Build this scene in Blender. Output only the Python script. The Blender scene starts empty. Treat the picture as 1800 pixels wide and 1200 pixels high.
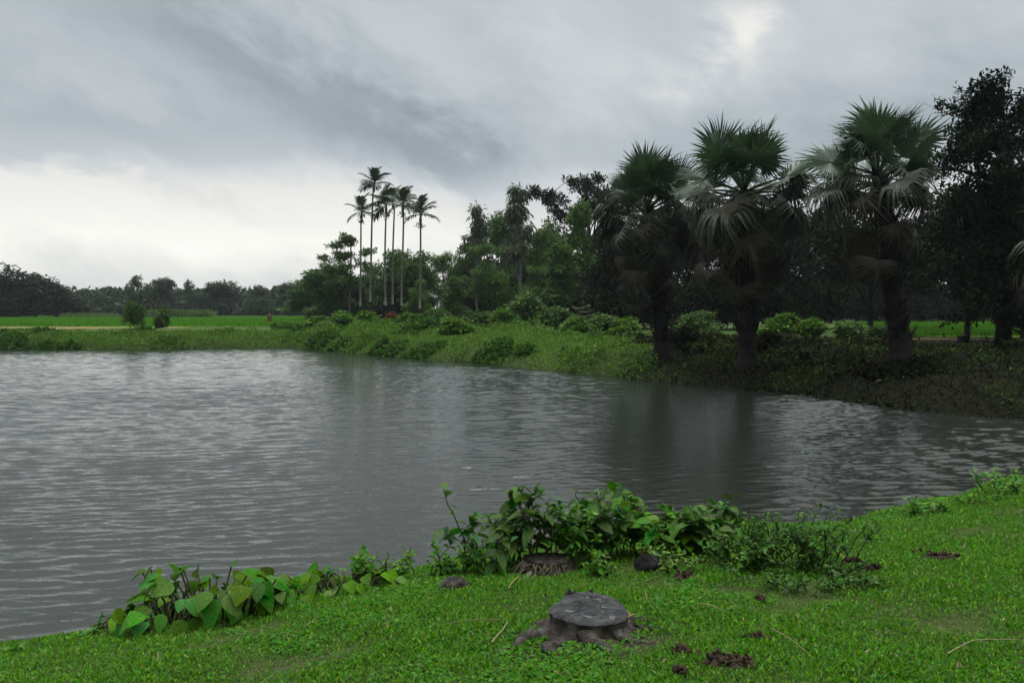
import bpy, math
import numpy as np
R = math.radians
PI = math.pi
sc = bpy.context.scene
col = sc.collection

# ------------------------------------------------------------------ camera, exposure, sky, sun
EYE = 2.4                       # metres above the water (z = 0)
FPX = 1450.0                    # focal length in pixels of the 1800 px wide photograph
PITCH = math.atan(52 / FPX)
cam = bpy.data.objects.new("camera", bpy.data.cameras.new("camera"))
col.objects.link(cam)
cam.location = (0, 0, EYE)
cam.rotation_euler = (PI / 2 - PITCH, 0, 0)
cam.data.sensor_width = 36.0
cam.data.lens = FPX / 1800 * 36.0
cam.data.clip_start = 0.05
cam.data.clip_end = 5000
sc.camera = cam
sc.view_settings.view_transform = 'Standard'
sc.view_settings.look = 'None'
sc.view_settings.exposure = 0.0
sc.view_settings.gamma = 1.0
sc.view_settings.use_curve_mapping = False
sc.cycles.max_bounces = 6
sc.cycles.diffuse_bounces = 3
sc.cycles.glossy_bounces = 3
sc.cycles.transmission_bounces = 3
sc.cycles.caustics_reflective = False
sc.cycles.caustics_refractive = False

SUN_AZ, SUN_EL = R(14.5), R(60)      # high behind the cloud deck, ahead of the camera


class Nodes:
    """small node-tree helper"""
    def __init__(s, tree):
        s.t = tree
        s.t.nodes.clear()

    def n(s, kind, **kw):
        a = s.t.nodes.new(kind)
        for k, v in kw.items():
            setattr(a, k, v)
        return a

    def put(s, sock, v):
        if hasattr(v, 'is_linked'):
            s.t.links.new(v, sock)
        elif v is not None:
            sock.default_value = v

    def m(s, op, a, b=0.0, c=None, clamp=False):
        x = s.n('ShaderNodeMath', operation=op, use_clamp=clamp)
        s.put(x.inputs[0], a)
        s.put(x.inputs[1], b)
        if c is not None:
            s.put(x.inputs[2], c)
        return x.outputs[0]

    def ramp(s, f, stops, interp='LINEAR'):
        x = s.n('ShaderNodeValToRGB')
        x.color_ramp.interpolation = interp
        e = x.color_ramp.elements
        while len(e) < len(stops):
            e.new(0.5)
        for el, (p, c) in zip(e, stops):
            el.position = p
            el.color = (c, c, c, 1) if isinstance(c, (int, float)) else (*c, 1)
        s.put(x.inputs[0], f)
        return x.outputs[0]

    def mix(s, f, a, b, blend='MIX'):
        x = s.n('ShaderNodeMix', data_type='RGBA', blend_type=blend)
        s.put(x.inputs[0], f)
        s.put(x.inputs[6], a if hasattr(a, 'is_linked') else (*a, 1))
        s.put(x.inputs[7], b if hasattr(b, 'is_linked') else (*b, 1))
        return x.outputs[2]

    def noise(s, vec, scale, detail=3.0, rough=0.5, dist=0.0):
        x = s.n('ShaderNodeTexNoise')
        s.put(x.inputs['Vector'], vec)
        x.inputs['Scale'].default_value = scale
        x.inputs['Detail'].default_value = detail
        x.inputs['Roughness'].default_value = rough
        x.inputs['Distortion'].default_value = dist
        return x.outputs[0]

    def mapping(s, vec, scale=(1, 1, 1), rot=(0, 0, 0), loc=(0, 0, 0)):
        x = s.n('ShaderNodeMapping')
        s.put(x.inputs[0], vec)
        x.inputs['Scale'].default_value = scale
        x.inputs['Rotation'].default_value = rot
        x.inputs['Location'].default_value = loc
        return x.outputs[0]


def azel(px, py):
    """direction of a point of the sky, as azimuth from +y and elevation (radians)"""
    x, y, z = (px - 900) / FPX, math.cos(PITCH) + (600 - py) / FPX * math.sin(PITCH), -math.sin(PITCH) + (600 - py) / FPX * math.cos(PITCH)
    return math.atan2(x, y), math.atan2(z, math.hypot(x, y))


def build_world():
    w = bpy.data.worlds.new("World")
    sc.world = w
    w.use_nodes = True
    k = Nodes(w.node_tree)
    d = k.n('ShaderNodeTexCoord').outputs['Generated']
    nz = k.n('ShaderNodeVectorMath', operation='NORMALIZE')
    k.put(nz.inputs[0], d)
    sx = k.n('ShaderNodeSeparateXYZ')
    k.put(sx.inputs[0], nz.outputs[0])
    X, Y, Z = sx.outputs
    el = k.m('ARCSINE', Z)
    az = k.m('ARCTAN2', X, Y)
    # the deck seen in perspective: streaks and billows lie on a flat layer overhead
    den = k.m('ADD', k.m('MAXIMUM', Z, 0.0), 0.10)
    cv = k.n('ShaderNodeCombineXYZ')
    k.put(cv.inputs[0], k.m('DIVIDE', X, den))
    k.put(cv.inputs[1], k.m('DIVIDE', Y, den))
    big = k.noise(k.mapping(cv.outputs[0], (0.55, 0.9, 1), (0, 0, R(38)), (3.1, 0.7, 0)), 1.0, 5.0, 0.55, 0.6)
    fine = k.noise(k.mapping(cv.outputs[0], (0.7, 2.0, 1), (0, 0, R(30)), (7.3, 2.2, 0)), 1.6, 6.0, 0.6, 0.4)
    ev = k.n('ShaderNodeCombineXYZ')
    k.put(ev.inputs[0], k.m('ADD', k.m('MULTIPLY', az, 4.6), k.m('MULTIPLY', el, 2.0)))
    k.put(ev.inputs[1], k.m('ADD', k.m('MULTIPLY', el, 6.8), k.m('MULTIPLY', az, .9)))
    puff = k.noise(ev.outputs[0], 1.5, 8.0, 0.60, 0.25)
    lump_ = k.noise(k.mapping(ev.outputs[0], loc=(4.7, 1.3, 0)), 4.2, 6.0, 0.58, 0.15)
    warp = k.m('MULTIPLY', k.m('SUBTRACT', lump_, 0.5), 0.03)
    el2 = k.m('ADD', k.m('ADD', el, warp), k.m('MULTIPLY', k.m('SUBTRACT', puff, 0.5), 0.10))
    az2 = k.m('ADD', az, k.m('MULTIPLY', k.m('SUBTRACT', puff, 0.5), 0.30))
    base = k.ramp(k.m('DIVIDE', el2, PI / 2, clamp=True),
                  [(0, .70), (R(2.0) / (PI / 2), .74), (R(5) / (PI / 2), .90), (R(8.0) / (PI / 2), .84), (R(10) / (PI / 2), .58), (R(12) / (PI / 2), .50),
                   (R(24) / (PI / 2), .54), (R(33) / (PI / 2), .95), (R(48) / (PI / 2), 1.35), (.80, 4.6), (1, 6.2)])
    L = base

    def blob(px, py, rx, ry, tilt, amp, p=1.0):
        nonlocal L
        a0, e0 = azel(px, py)
        c, s_ = math.cos(R(tilt)), math.sin(R(tilt))
        da, de = k.m('SUBTRACT', az2, a0), k.m('SUBTRACT', el2, e0)
        u = k.m('ADD', k.m('MULTIPLY', da, c * FPX / rx), k.m('MULTIPLY', de, s_ * FPX / rx))
        v = k.m('SUBTRACT', k.m('MULTIPLY', de, c * FPX / ry), k.m('MULTIPLY', da, s_ * FPX / ry))
        q = k.m('ADD', k.m('MULTIPLY', u, u), k.m('MULTIPLY', v, v))
        g = k.m('POWER', 2.718, k.m('MULTIPLY', q, -1.0))
        L = k.m('ADD', L, k.m('MULTIPLY', g, amp))

    blob(560, 175, 420, 75, -30, -.13)        # the dark streak running down towards the palms
    blob(830, 300, 150, 45, -30, -.14)
    blob(250, 40, 260, 50, -10, -.06)
    blob(380, 150, 480, 150, -14, -.02)
    blob(230, 120, 300, 38, -22, .03)         # paler strip under it
    blob(150, 225, 300, 60, -8, -.05)
    blob(200, 310, 300, 18, -10, -.10)
    blob(620, 430, 420, 60, 0, .06)
    blob(1500, 330, 420, 150, 0, -.17)        # the deck stays grey low down beyond the palms
    blob(1200, 330, 260, 90, 0, -.08)
    blob(1265, 75, 62, 50, 10, .30)           # thin place in front of the sun
    blob(1330, 120, 330, 120, 10, .08)
    blob(1000, 80, 260, 120, -30, .05)
    blob(700, 60, 200, 40, -25, .04)
    blob(60, 430, 300, 60, 0, .05)
    L = k.m('ADD', L, k.m('MULTIPLY', k.m('SUBTRACT', big, 0.5), 0.05))
    L = k.m('ADD', L, k.m('MULTIPLY', k.m('SUBTRACT', lump_, 0.5), 0.10))
    L = k.m('ADD', L, k.m('MULTIPLY', k.m('SUBTRACT', puff, 0.5), 0.22))
    L = k.m('MAXIMUM', k.m('ADD', L, .035), 0.12)
    # the deck is thicker and darker behind the camera
    back = k.ramp(k.m('ADD', k.m('MULTIPLY', Y, 0.5), 0.5), [(0, .50), (.25, .58), (.6, 1), (1, 1)], 'EASE')
    L = k.m('MULTIPLY', L, back)
    tint = k.ramp(k.m('MULTIPLY', L, 0.5), [(0, (.84, 1.0, 1.09)), (.20, (.86, 1.0, 1.08)), (.30, (.93, 1.0, 1.055)), (.39, (.99, 1.0, .98)), (.5, (1.0, 1.0, .935)), (.56, (.97, 1.0, .99)), (1, (.96, 1.0, 1.0))])
    vm = k.n('ShaderNodeVectorMath', operation='SCALE')
    k.put(vm.inputs[0], tint)
    k.put(vm.inputs['Scale'], L)
    sky = k.n('ShaderNodeTexSky', sky_type='NISHITA')
    sky.sun_disc = False
    sky.sun_elevation = SUN_EL
    sky.sun_rotation = SUN_AZ
    b1 = k.n('ShaderNodeBackground')
    k.put(b1.inputs[0], sky.outputs[0])
    b1.inputs[1].default_value = 0.06
    b2 = k.n('ShaderNodeBackground')
    k.put(b2.inputs[0], vm.outputs[0])
    b2.inputs[1].default_value = 1.0
    mx = k.n('ShaderNodeMixShader')
    mx.inputs[0].default_value = 0.96        # cloud cover
    w.node_tree.links.new(b1.outputs[0], mx.inputs[1])
    w.node_tree.links.new(b2.outputs[0], mx.inputs[2])
    out = k.n('ShaderNodeOutputWorld')
    w.node_tree.links.new(mx.outputs[0], out.inputs[0])


build_world()
sun = bpy.data.objects.new("sun", bpy.data.lights.new("sun", 'SUN'))
col.objects.link(sun)
sun.data.energy = 0.8
sun.data.angle = R(25)
sun.data.color = (1.0, 0.98, 0.94)
sun.rotation_euler = (PI / 2 - SUN_EL, 0, PI - SUN_AZ)


# ------------------------------------------------------------------ mesh helpers
def nrm(v):
    return v / np.maximum(np.linalg.norm(v, axis=-1, keepdims=True), 1e-9)


def rvec(rng, n):
    return nrm(rng.normal(size=(n, 3)))


class MB:
    """collects vertices and polygons for one mesh"""
    def __init__(s):
        s.V, s.F, s.M, s.S, s.n = [], [], [], [], 0

    def add(s, V, F, mat=0, smooth=False):
        V = np.asarray(V, float).reshape(-1, 3)
        F = np.asarray(F, int)
        s.V.append(V)
        s.F.append(F + s.n)
        s.M.append(mat)
        s.S.append(smooth)
        s.n += len(V)
        return s

    def mesh(s, name, mats, attr=None):
        me = bpy.data.meshes.new(name)
        V = np.concatenate(s.V)
        me.vertices.add(len(V))
        me.vertices.foreach_set('co', V.astype(np.float32).ravel())
        loops = np.concatenate([f.ravel() for f in s.F])
        tot = np.concatenate([np.full(len(f), f.shape[1]) for f in s.F])
        start = np.concatenate([[0], np.cumsum(tot)[:-1]])
        me.loops.add(len(loops))
        me.loops.foreach_set('vertex_index', loops.astype(np.int32))
        me.polygons.add(len(tot))
        me.polygons.foreach_set('loop_start', start.astype(np.int32))
        me.polygons.foreach_set('material_index', np.concatenate([np.full(len(f), m) for f, m in zip(s.F, s.M)]).astype(np.int32))
        me.polygons.foreach_set('use_smooth', np.concatenate([np.full(len(f), m) for f, m in zip(s.F, s.S)]).astype(bool))
        for m in (mats if isinstance(mats, (list, tuple)) else [mats]):
            me.materials.append(m)
        if attr is not None:
            a = me.color_attributes.new('albedo', 'FLOAT_COLOR', 'POINT')
            a.data.foreach_set('color', np.concatenate([attr, np.ones((len(attr), 1))], 1).astype(np.float32).ravel())
        me.update(calc_edges=True)
        return me


def tube(mb, pts, rad, ns=8, mat=0, cap=True, rough=0.0, rng=None, flat=1.0):
    pts = np.asarray(pts, float)
    rad = np.asarray(rad, float) * np.ones(len(pts))
    t = nrm(np.gradient(pts, axis=0))
    ref = np.array([1.0, 0, 0]) if abs(t[0][0]) < 0.8 else np.array([0, 1.0, 0])
    a = nrm(np.cross(t, ref))
    b = np.cross(t, a)
    th = np.linspace(0, 2 * PI, ns, endpoint=False)
    r = rad[:, None] * (1 + (rng.normal(0, rough, (len(pts), ns)) if rough else 0))
    V = pts[:, None, :] + r[..., None] * (np.cos(th)[None, :, None] * a[:, None, :] + flat * np.sin(th)[None, :, None] * b[:, None, :])
    m = len(pts)
    i, j = np.meshgrid(np.arange(m - 1), np.arange(ns), indexing='ij')
    F = np.stack([i * ns + j, i * ns + (j + 1) % ns, (i + 1) * ns + (j + 1) % ns, (i + 1) * ns + j], -1).reshape(-1, 4)
    mb.add(V, F, mat, True)
    if cap:
        mb.add(np.zeros((0, 3)), np.array([list(range(-ns, 0))]), mat)


def diamonds(mb, P, A, U, L, W, mat=0, fold=0.15):
    """one small folded leaf per point: base, two shoulders, tip"""
    S = nrm(np.cross(A, U))
    N = np.cross(S, A)
    L, W = np.asarray(L)[:, None], np.asarray(W)[:, None]
    mid = P + A * L * 0.45
    V = np.stack([P, mid + S * W * .5 + N * W * fold, P + A * L - N * W * fold, mid - S * W * .5 + N * W * fold], 1)
    mb.add(V, np.arange(len(P) * 4).reshape(-1, 4), mat)


def strips(mb, P, A, U, L, W, prof, droop=0.2, fold=0.2, mat=0, smooth=True):
    """leaf blades with a midrib fold, bending down along their length"""
    n, m = len(P), len(prof)
    S = nrm(np.cross(A, U))
    N = np.cross(S, A)
    L, W, droop = [np.asarray(q) * np.ones(n) for q in (L, W, droop)]
    t = np.linspace(0, 1, m)
    C = P[:, None] + A[:, None] * (L[:, None] * t)[..., None]
    C[..., 2] -= (droop * L)[:, None] * t ** 2
    hw = (W[:, None] / 2) * np.asarray(prof)
    off = S[:, None] * hw[..., None]
    up = N[:, None] * (hw * fold)[..., None]
    V = np.stack([C + off + up, C, C - off + up], 2)
    b = (np.arange(n) * m * 3)[:, None, None]
    i = np.arange(m - 1)[None, :, None] * 3
    q = b + i
    F = np.concatenate([np.stack([q, q + 1, q + 4, q + 3], -1), np.stack([q + 1, q + 2, q + 5, q + 4], -1)], 2).reshape(-1, 4)
    mb.add(V, F, mat, smooth)


def link(name, me, parent=None):
    o = bpy.data.objects.new(name, me)
    col.objects.link(o)
    o.parent = parent
    return o


def tag(o, label=None, cat=None, group=None, kind=None):
    for key, v in (('label', label), ('category', cat), ('group', group), ('kind', kind)):
        if v:
            o[key] = v
    return o


def thing(name, label, cat, loc, rz=0.0, scale=1.0, group=None):
    o = link(name, None)
    o.location = loc
    o.rotation_euler = (0, 0, rz)
    o.scale = scale if hasattr(scale, '__len__') else (scale,) * 3
    return tag(o, label, cat, group)


# ------------------------------------------------------------------ materials
def leaf_mat(name, c, var=0.35, trans=0.25, rough=0.55, hue=0.03, spec=0.25, c2=None, mottle=0.0):
    m = bpy.data.materials.new(name)
    m.use_nodes = True
    k = Nodes(m.node_tree)
    rnd = k.n('ShaderNodeNewGeometry').outputs['Random Per Island']
    oi = k.n('ShaderNodeObjectInfo').outputs['Random']
    hs = k.n('ShaderNodeHueSaturation')
    base = k.mix(k.m('POWER', rnd, 2.0), c, c2) if c2 else None
    k.put(hs.inputs['Color'], base if base else (*c, 1))
    k.put(hs.inputs['Value'], k.m('MULTIPLY', k.m('ADD', k.m('MULTIPLY', rnd, 2 * var), 1 - var), k.m('ADD', k.m('MULTIPLY', oi, 0.3), 0.85)))
    k.put(hs.inputs['Hue'], k.m('ADD', 0.5 - hue, k.m('MULTIPLY', k.m('FRACT', k.m('MULTIPLY', rnd, 7.31)), 2 * hue)))
    k.put(hs.inputs['Saturation'], k.m('ADD', 0.85, k.m('MULTIPLY', k.m('FRACT', k.m('MULTIPLY', rnd, 13.7)), 0.3)))
    out_c = hs.outputs[0]
    if mottle:
        tc = k.n('ShaderNodeTexCoord').outputs['Object']
        f1, f2 = k.noise(tc, 26.0, 3.0, .6), k.noise(tc, 70.0, 2.0, .5)
        out_c = k.mix(k.ramp(f1, [(.45, 0.0), (.72, mottle)]), out_c, (.16, .20, .03))
        out_c = k.mix(1.0, out_c, k.ramp(f2, [(.3, .72), (.7, 1.2)]), 'MULTIPLY')
    p = k.n('ShaderNodeBsdfPrincipled')
    k.put(p.inputs['Base Color'], out_c)
    p.inputs['Roughness'].default_value = rough
    p.inputs['Specular IOR Level'].default_value = spec
    t = k.n('ShaderNodeBsdfTranslucent')
    k.put(t.inputs[0], out_c)
    mx = k.n('ShaderNodeMixShader')
    mx.inputs[0].default_value = trans
    o = k.n('ShaderNodeOutputMaterial')
    for a, b in ((p.outputs[0], mx.inputs[1]), (t.outputs[0], mx.inputs[2]), (mx.outputs[0], o.inputs[0])):
        m.node_tree.links.new(a, b)
    return m


def rough_mat(name, stops, scale=8.0, stretch=(1, 1, 1), rough=0.9, bump=0.4, dist=0.02, detail=6.0):
    m = bpy.data.materials.new(name)
    m.use_nodes = True
    k = Nodes(m.node_tree)
    tc = k.n('ShaderNodeTexCoord').outputs['Object']
    f = k.noise(k.mapping(tc, stretch), scale, detail, 0.6, 0.3)
    c = k.ramp(f, stops)
    p = k.n('ShaderNodeBsdfPrincipled')
    k.put(p.inputs['Base Color'], c)
    p.inputs['Roughness'].default_value = rough
    p.inputs['Specular IOR Level'].default_value = 0.10
    if bump:
        b = k.n('ShaderNodeBump')
        b.inputs['Strength'].default_value = bump
        b.inputs['Distance'].default_value = dist
        k.put(b.inputs['Height'], f)
        k.put(p.inputs['Normal'], b.outputs[0])
    o = k.n('ShaderNodeOutputMaterial')
    m.node_tree.links.new(p.outputs[0], o.inputs[0])
    return m


def ground_mat():
    m = bpy.data.materials.new("earth")
    m.use_nodes = True
    k = Nodes(m.node_tree)
    at = k.n('ShaderNodeAttribute', attribute_name='albedo')
    g = k.n('ShaderNodeNewGeometry').outputs['Position']
    f = k.noise(g, 1.3, 8.0, 0.65)
    f2 = k.noise(g, 14.0, 4.0, 0.6)
    c = k.mix(1.0, at.outputs['Color'], k.ramp(f, [(.3, (.65, .65, .6)), (.7, (1.3, 1.25, 1.2))]), 'MULTIPLY')
    c = k.mix(1.0, c, k.ramp(f2, [(.3, (.6, .6, .6)), (.7, (1.3, 1.3, 1.3))]), 'MULTIPLY')
    p = k.n('ShaderNodeBsdfPrincipled')
    k.put(p.inputs['Base Color'], c)
    p.inputs['Roughness'].default_value = 0.95
    p.inputs['Specular IOR Level'].default_value = 0.1
    b = k.n('ShaderNodeBump')
    b.inputs['Strength'].default_value = 0.6
    b.inputs['Distance'].default_value = 0.04
    k.put(b.inputs['Height'], f2)
    k.put(p.inputs['Normal'], b.outputs[0])
    o = k.n('ShaderNodeOutputMaterial')
    m.node_tree.links.new(p.outputs[0], o.inputs[0])
    return m


def water_mat():
    m = bpy.data.materials.new("pond_water")
    m.use_nodes = True
    k = Nodes(m.node_tree)
    g = k.n('ShaderNodeNewGeometry').outputs['Position']
    a = k.noise(k.mapping(g, (1.2, 4.0, 1), (0, 0, R(-14))), 3.2, 3.0, 0.6, 0.5)
    b_ = k.noise(k.mapping(g, (1.6, 3.0, 1), (0, 0, R(18))), 7.0, 2.0, 0.5, 0.3)
    h = k.m('ADD', k.m('MULTIPLY', a, 0.0055), k.m('MULTIPLY', b_, 0.0045))
    b = k.n('ShaderNodeBump')
    b.inputs['Strength'].default_value = 1.0
    b.inputs['Distance'].default_value = 1.0
    k.put(b.inputs['Height'], h)
    p = k.n('ShaderNodeBsdfPrincipled')
    p.inputs['Base Color'].default_value = (.019, .0225, .0185, 1)
    p.inputs['Roughness'].default_value = 0.015
    p.inputs['IOR'].default_value = 1.333
    k.put(p.inputs['Normal'], b.outputs[0])
    o = k.n('ShaderNodeOutputMaterial')
    m.node_tree.links.new(p.outputs[0], o.inputs[0])
    return m


M = dict(
    earth=ground_mat(), water=water_mat(),
    turf=leaf_mat("turf_leaf", (.080, .222, .017), .38, .30, .6, .03, .10, (.104, .238, .022)),
    turf_weed=leaf_mat("turf_weed", (.064, .190, .016), .35, .30, .6, .03, .08),
    turf_dry=leaf_mat("turf_dry", (.30, .24, .12), .3, .2),
    shrub=leaf_mat("shrub_leaf", (.036, .105, .015), .45, .28, .5, .04, .14, mottle=.35),
    taro=leaf_mat("taro_leaf", (.064, .200, .016), .45, .35, .55, .04, .08, mottle=.5),
    herb=leaf_mat("herb_leaf", (.085, .23, .02), .35, .35, .5, .03, .25),
    herb_dark=leaf_mat("dark_herb_leaf", (.055, .135, .022), .4, .3, .5, .03, .10),
    bank=leaf_mat("bank_weed", (.095, .225, .022), .55, .25, .6, .045, .15, (.11, .19, .03)),
    lawn=leaf_mat("bank_grass", (.100, .245, .018), .5, .28, .6, .04, .12, (.12, .20, .03)),
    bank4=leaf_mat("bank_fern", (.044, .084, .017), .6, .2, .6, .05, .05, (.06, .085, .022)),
    bank3=leaf_mat("bank_bush", (.060, .145, .020), .5, .28, .55, .04, .10),
    bank2=leaf_mat("bank_creeper", (.105, .235, .024), .45, .28, .55, .04, .15, (.13, .21, .04)),
    rice=leaf_mat("rice_leaf", (.085, .235, .012), .25, .35, .6, .015, .1),
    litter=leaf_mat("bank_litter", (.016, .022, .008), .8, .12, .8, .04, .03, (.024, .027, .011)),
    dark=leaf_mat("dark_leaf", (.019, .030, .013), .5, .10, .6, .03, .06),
    wood=leaf_mat("wood_leaf", (.080, .146, .036), .55, .2, .6, .045, .10),
    light=leaf_mat("light_leaf", (.090, .165, .034), .45, .28, .6, .04, .10),
    grey=leaf_mat("grey_leaf", (.085, .105, .055), .4, .25, .55, .03, .25),
    far=leaf_mat("far_leaf", (.060, .084, .044), .5, .15, .6, .04, .1),
    fardark=leaf_mat("far_dark_leaf", (.030, .040, .022), .5, .12, .6, .04, .06),
    cane=leaf_mat("cane_leaf", (.09, .16, .04), .35, .3, .55, .03, .2),
    red=leaf_mat("red_leaf", (.17, .055, .03), .4, .25),
    palm=leaf_mat("palm_fan", (.044, .080, .034), .30, .18, .42, .02, .45),
    palm_old=leaf_mat("palm_fan_old", (.044, .058, .034), .30, .15, .5, .02, .35),
    palm_dry=leaf_mat("palm_fan_dry", (.056, .055, .037), .45, .10, .7, .02, .2),
    areca=leaf_mat("areca_leaf", (.036, .062, .026), .3, .2, .45, .02, .35),
    bark=rough_mat("bark", [(.3, (.035, .030, .024)), (.7, (.11, .095, .075))], 6, (3, 3, .5)),
    bark_dark=rough_mat("dark_bark", [(.3, (.008, .0075, .0065)), (.7, (.034, .031, .027))], 5, (2, 2, 3), bump=.8, dist=.05),
    bark_pale=rough_mat("pale_bark", [(.3, (.08, .085, .07)), (.7, (.19, .19, .16))], 3, (1, 1, 3)),
    stem=rough_mat("stem", [(.3, (.03, .04, .018)), (.7, (.08, .09, .04))], 12),
    shaft=rough_mat("crownshaft", [(.3, (.05, .09, .03)), (.7, (.09, .14, .05))], 4, bump=0),
    cut=rough_mat("cut_wood", [(.25, (.022, .022, .023)), (.48, (.050, .050, .053)), (.62, (.080, .080, .080)), (.72, (.24, .23, .21))], 16, (1, 1.5, 1), bump=.5, dist=.02),
    cut_side=rough_mat("cut_side", [(.3, (.010, .010, .010)), (.6, (.035, .033, .030)), (.8, (.12, .11, .09))], 14, bump=.9, dist=.03),
    stump=rough_mat("stump_bark", [(.25, (.015, .013, .011)), (.5, (.042, .036, .031)), (.75, (.13, .115, .098))], 15, (1, 1, .5), bump=1.0, dist=.03),
    tan=rough_mat("tan_wood", [(.25, (.05, .045, .035)), (.5, (.16, .14, .10)), (.75, (.34, .28, .17))], 20, (1, 1, .4), bump=.9, dist=.02),
    straw=rough_mat("straw", [(.3, (.15, .14, .06)), (.7, (.26, .23, .12))], 30, bump=0),
    soil=rough_mat("soil", [(.3, (.020, .013, .010)), (.7, (.075, .050, .036))], 30, bump=1.0, dist=.02),
    stone=rough_mat("stone", [(.3, (.006, .006, .006)), (.7, (.030, .028, .028))], 18, bump=.8, dist=.02),
    paddy=rough_mat("paddy", [(.3, (.075, .185, .012)), (.7, (.125, .26, .02))], .35, (1, .35, 1), bump=.6, dist=.15),
    drygrass=rough_mat("dry_field", [(.3, (.12, .095, .035)), (.7, (.27, .20, .10))], .8, (1, .5, 1), bump=.3, dist=.1),
    dullgrass=rough_mat("dull_field", [(.3, (.045, .050, .018)), (.7, (.14, .095, .035))], 1.2, (1, .5, 1), bump=.3, dist=.1),
    snag=rough_mat("snag", [(.3, (.05, .03, .018)), (.7, (.20, .105, .055))], 2.5, (1, 1, .6), bump=.6),
    fruit=rough_mat("fruit", [(.3, (.05, .045, .02)), (.7, (.12, .09, .03))], 8, bump=0),
)

# ------------------------------------------------------------------ terrain: pond outline, height field
def ray(px, py):
    return np.array([(px - 900) / FPX, math.cos(PITCH) + (600 - py) / FPX * math.sin(PITCH), -math.sin(PITCH) + (600 - py) / FPX * math.cos(PITCH)])


def on_water(px, py):
    d = ray(px, py)
    return (d * (EYE / -d[2]))[:2]


near_px = [(0, 1145), (130, 1122), (260, 1098), (400, 1062), (520, 1038), (620, 1024), (720, 1012), (820, 992), (950, 968), (1100, 952), (1300, 938), (1420, 930),
           (1520, 920), (1620, 893), (1700, 874), (1800, 846)]
far_px = [(1800, 735), (1650, 727), (1500, 705), (1400, 691), (1300, 683), (1200, 673), (1100, 662), (1000, 654), (900, 642), (800, 635), (700, 627), (600, 617),
          (500, 610), (400, 611), (300, 613), (200, 614), (100, 614), (0, 614)]
near_pts = [(-40, 1.0), (-22, 1.5), (-12, 3.2), (-6.2, 4.9)] + [tuple(on_water(*p)) for p in near_px] + [(10.2, 12.6), (15, 13.2), (24, 12), (34, 12)]
far_pts = [(36, 16), (24, 16.5), (16, 17.2)] + [tuple(on_water(*p)) for p in far_px] + [(-48, 52), (-64, 46), (-72, 26), (-60, 6)]


def chaikin(pts, n=2):
    p = np.array(pts)
    for _ in range(n):
        q = np.empty((2 * len(p) - 2, 2))
        q[0::2] = .75 * p[:-1] + .25 * p[1:]
        q[1::2] = .25 * p[:-1] + .75 * p[1:]
        p = np.vstack([p[:1], q, p[-1:]])
    return p


_n, _f = chaikin(near_pts), chaikin(far_pts)
POND = np.vstack([_n, _f])
IS_NEAR = np.concatenate([np.ones(len(_n), bool), np.zeros(len(_f), bool)])


def shore(x, y):
    """signed distance to the shoreline (positive on land) and whether the near bank is the closest"""
    x, y = np.asarray(x, float).ravel(), np.asarray(y, float).ravel()
    best = np.full(len(x), 1e9)
    near = np.zeros(len(x), bool)
    inside = np.zeros(len(x), bool)
    n = len(POND)
    for i in range(n):
        a, b = POND[i], POND[(i + 1) % n]
        e = b - a
        l2 = max(e @ e, 1e-9)
        t = np.clip(((x - a[0]) * e[0] + (y - a[1]) * e[1]) / l2, 0, 1)
        d2 = (x - a[0] - t * e[0]) ** 2 + (y - a[1] - t * e[1]) ** 2
        k = d2 < best
        best[k] = d2[k]
        near[k] = IS_NEAR[i] and IS_NEAR[(i + 1) % n]
        c = (a[1] > y) != (b[1] > y)
        if c.any():
            xi = a[0] + (y[c] - a[1]) / (b[1] - a[1]) * e[0]
            w = np.where(c)[0][x[c] < xi]
            inside[w] ^= True
    return np.where(inside, -1, 1) * np.sqrt(best), near


def wobble(x, y):
    return (np.sin(x * 1.7 + 1.3 * np.sin(y * .9)) * np.sin(y * 1.9 + .7 * np.sin(x * 1.1)) * .5 + np.sin(x * .63 + y * .41) * .3 + np.sin(x * 4.1 + y * 1.2) * np.sin(y * 4.7 - x) * .2)


FIELD = 1.10


def height(x, y):
    shp = np.shape(x)
    x, y = np.asarray(x, float).ravel(), np.asarray(y, float).ravel()
    d, near = shore(x, y)
    w = wobble(x, y)
    dn = np.maximum(d + .12 * np.sin(x * 2.3 + y) * np.exp(-np.abs(d)), -6)
    zn = np.where(dn > 0, .05 + .85 * (1 - np.exp(-dn / 3.8)), .05 + .45 * dn) + .035 * w * np.clip(d + .3, 0, 1)
    zf = np.where(d > 0, .08 + (FIELD - .08) * (1 - np.exp(-np.maximum(d, 0) / 1.7)), .08 + .55 * np.minimum(d, 0))
    zf = zf + .13 * w * np.clip(d / 1.2, 0, 1) * np.clip((16 - d) / 8, 0, 1)
    z = np.where(near, zn, zf)
    return np.maximum(z, -1.0).reshape(shp)


def on_ground(px, py):
    """the first point of the terrain along the line of sight through a point of the photograph"""
    d = ray(px, py)
    t = np.geomspace(2.0, 400, 1500)
    P = d[None] * t[:, None]
    P[:, 2] += EYE
    under = P[:, 2] < height(P[:, 0], P[:, 1])
    i = int(np.argmax(under)) if under.any() else len(t) - 1
    p = P[i].copy()
    p[2] = float(height(p[0], p[1]))
    return p


def at(px, D):
    """a point of the ground D metres ahead, on the bearing of a column of the photograph"""
    x = (px - 900) / FPX * D
    return np.array([x, D, float(height(x, D))])


def axis(parts):
    out = [parts[0][0]]
    for a, b, s in parts:
        out += list(np.arange(a, b, s)[1:]) + [b]
    return np.unique(np.round(out, 4))


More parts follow.
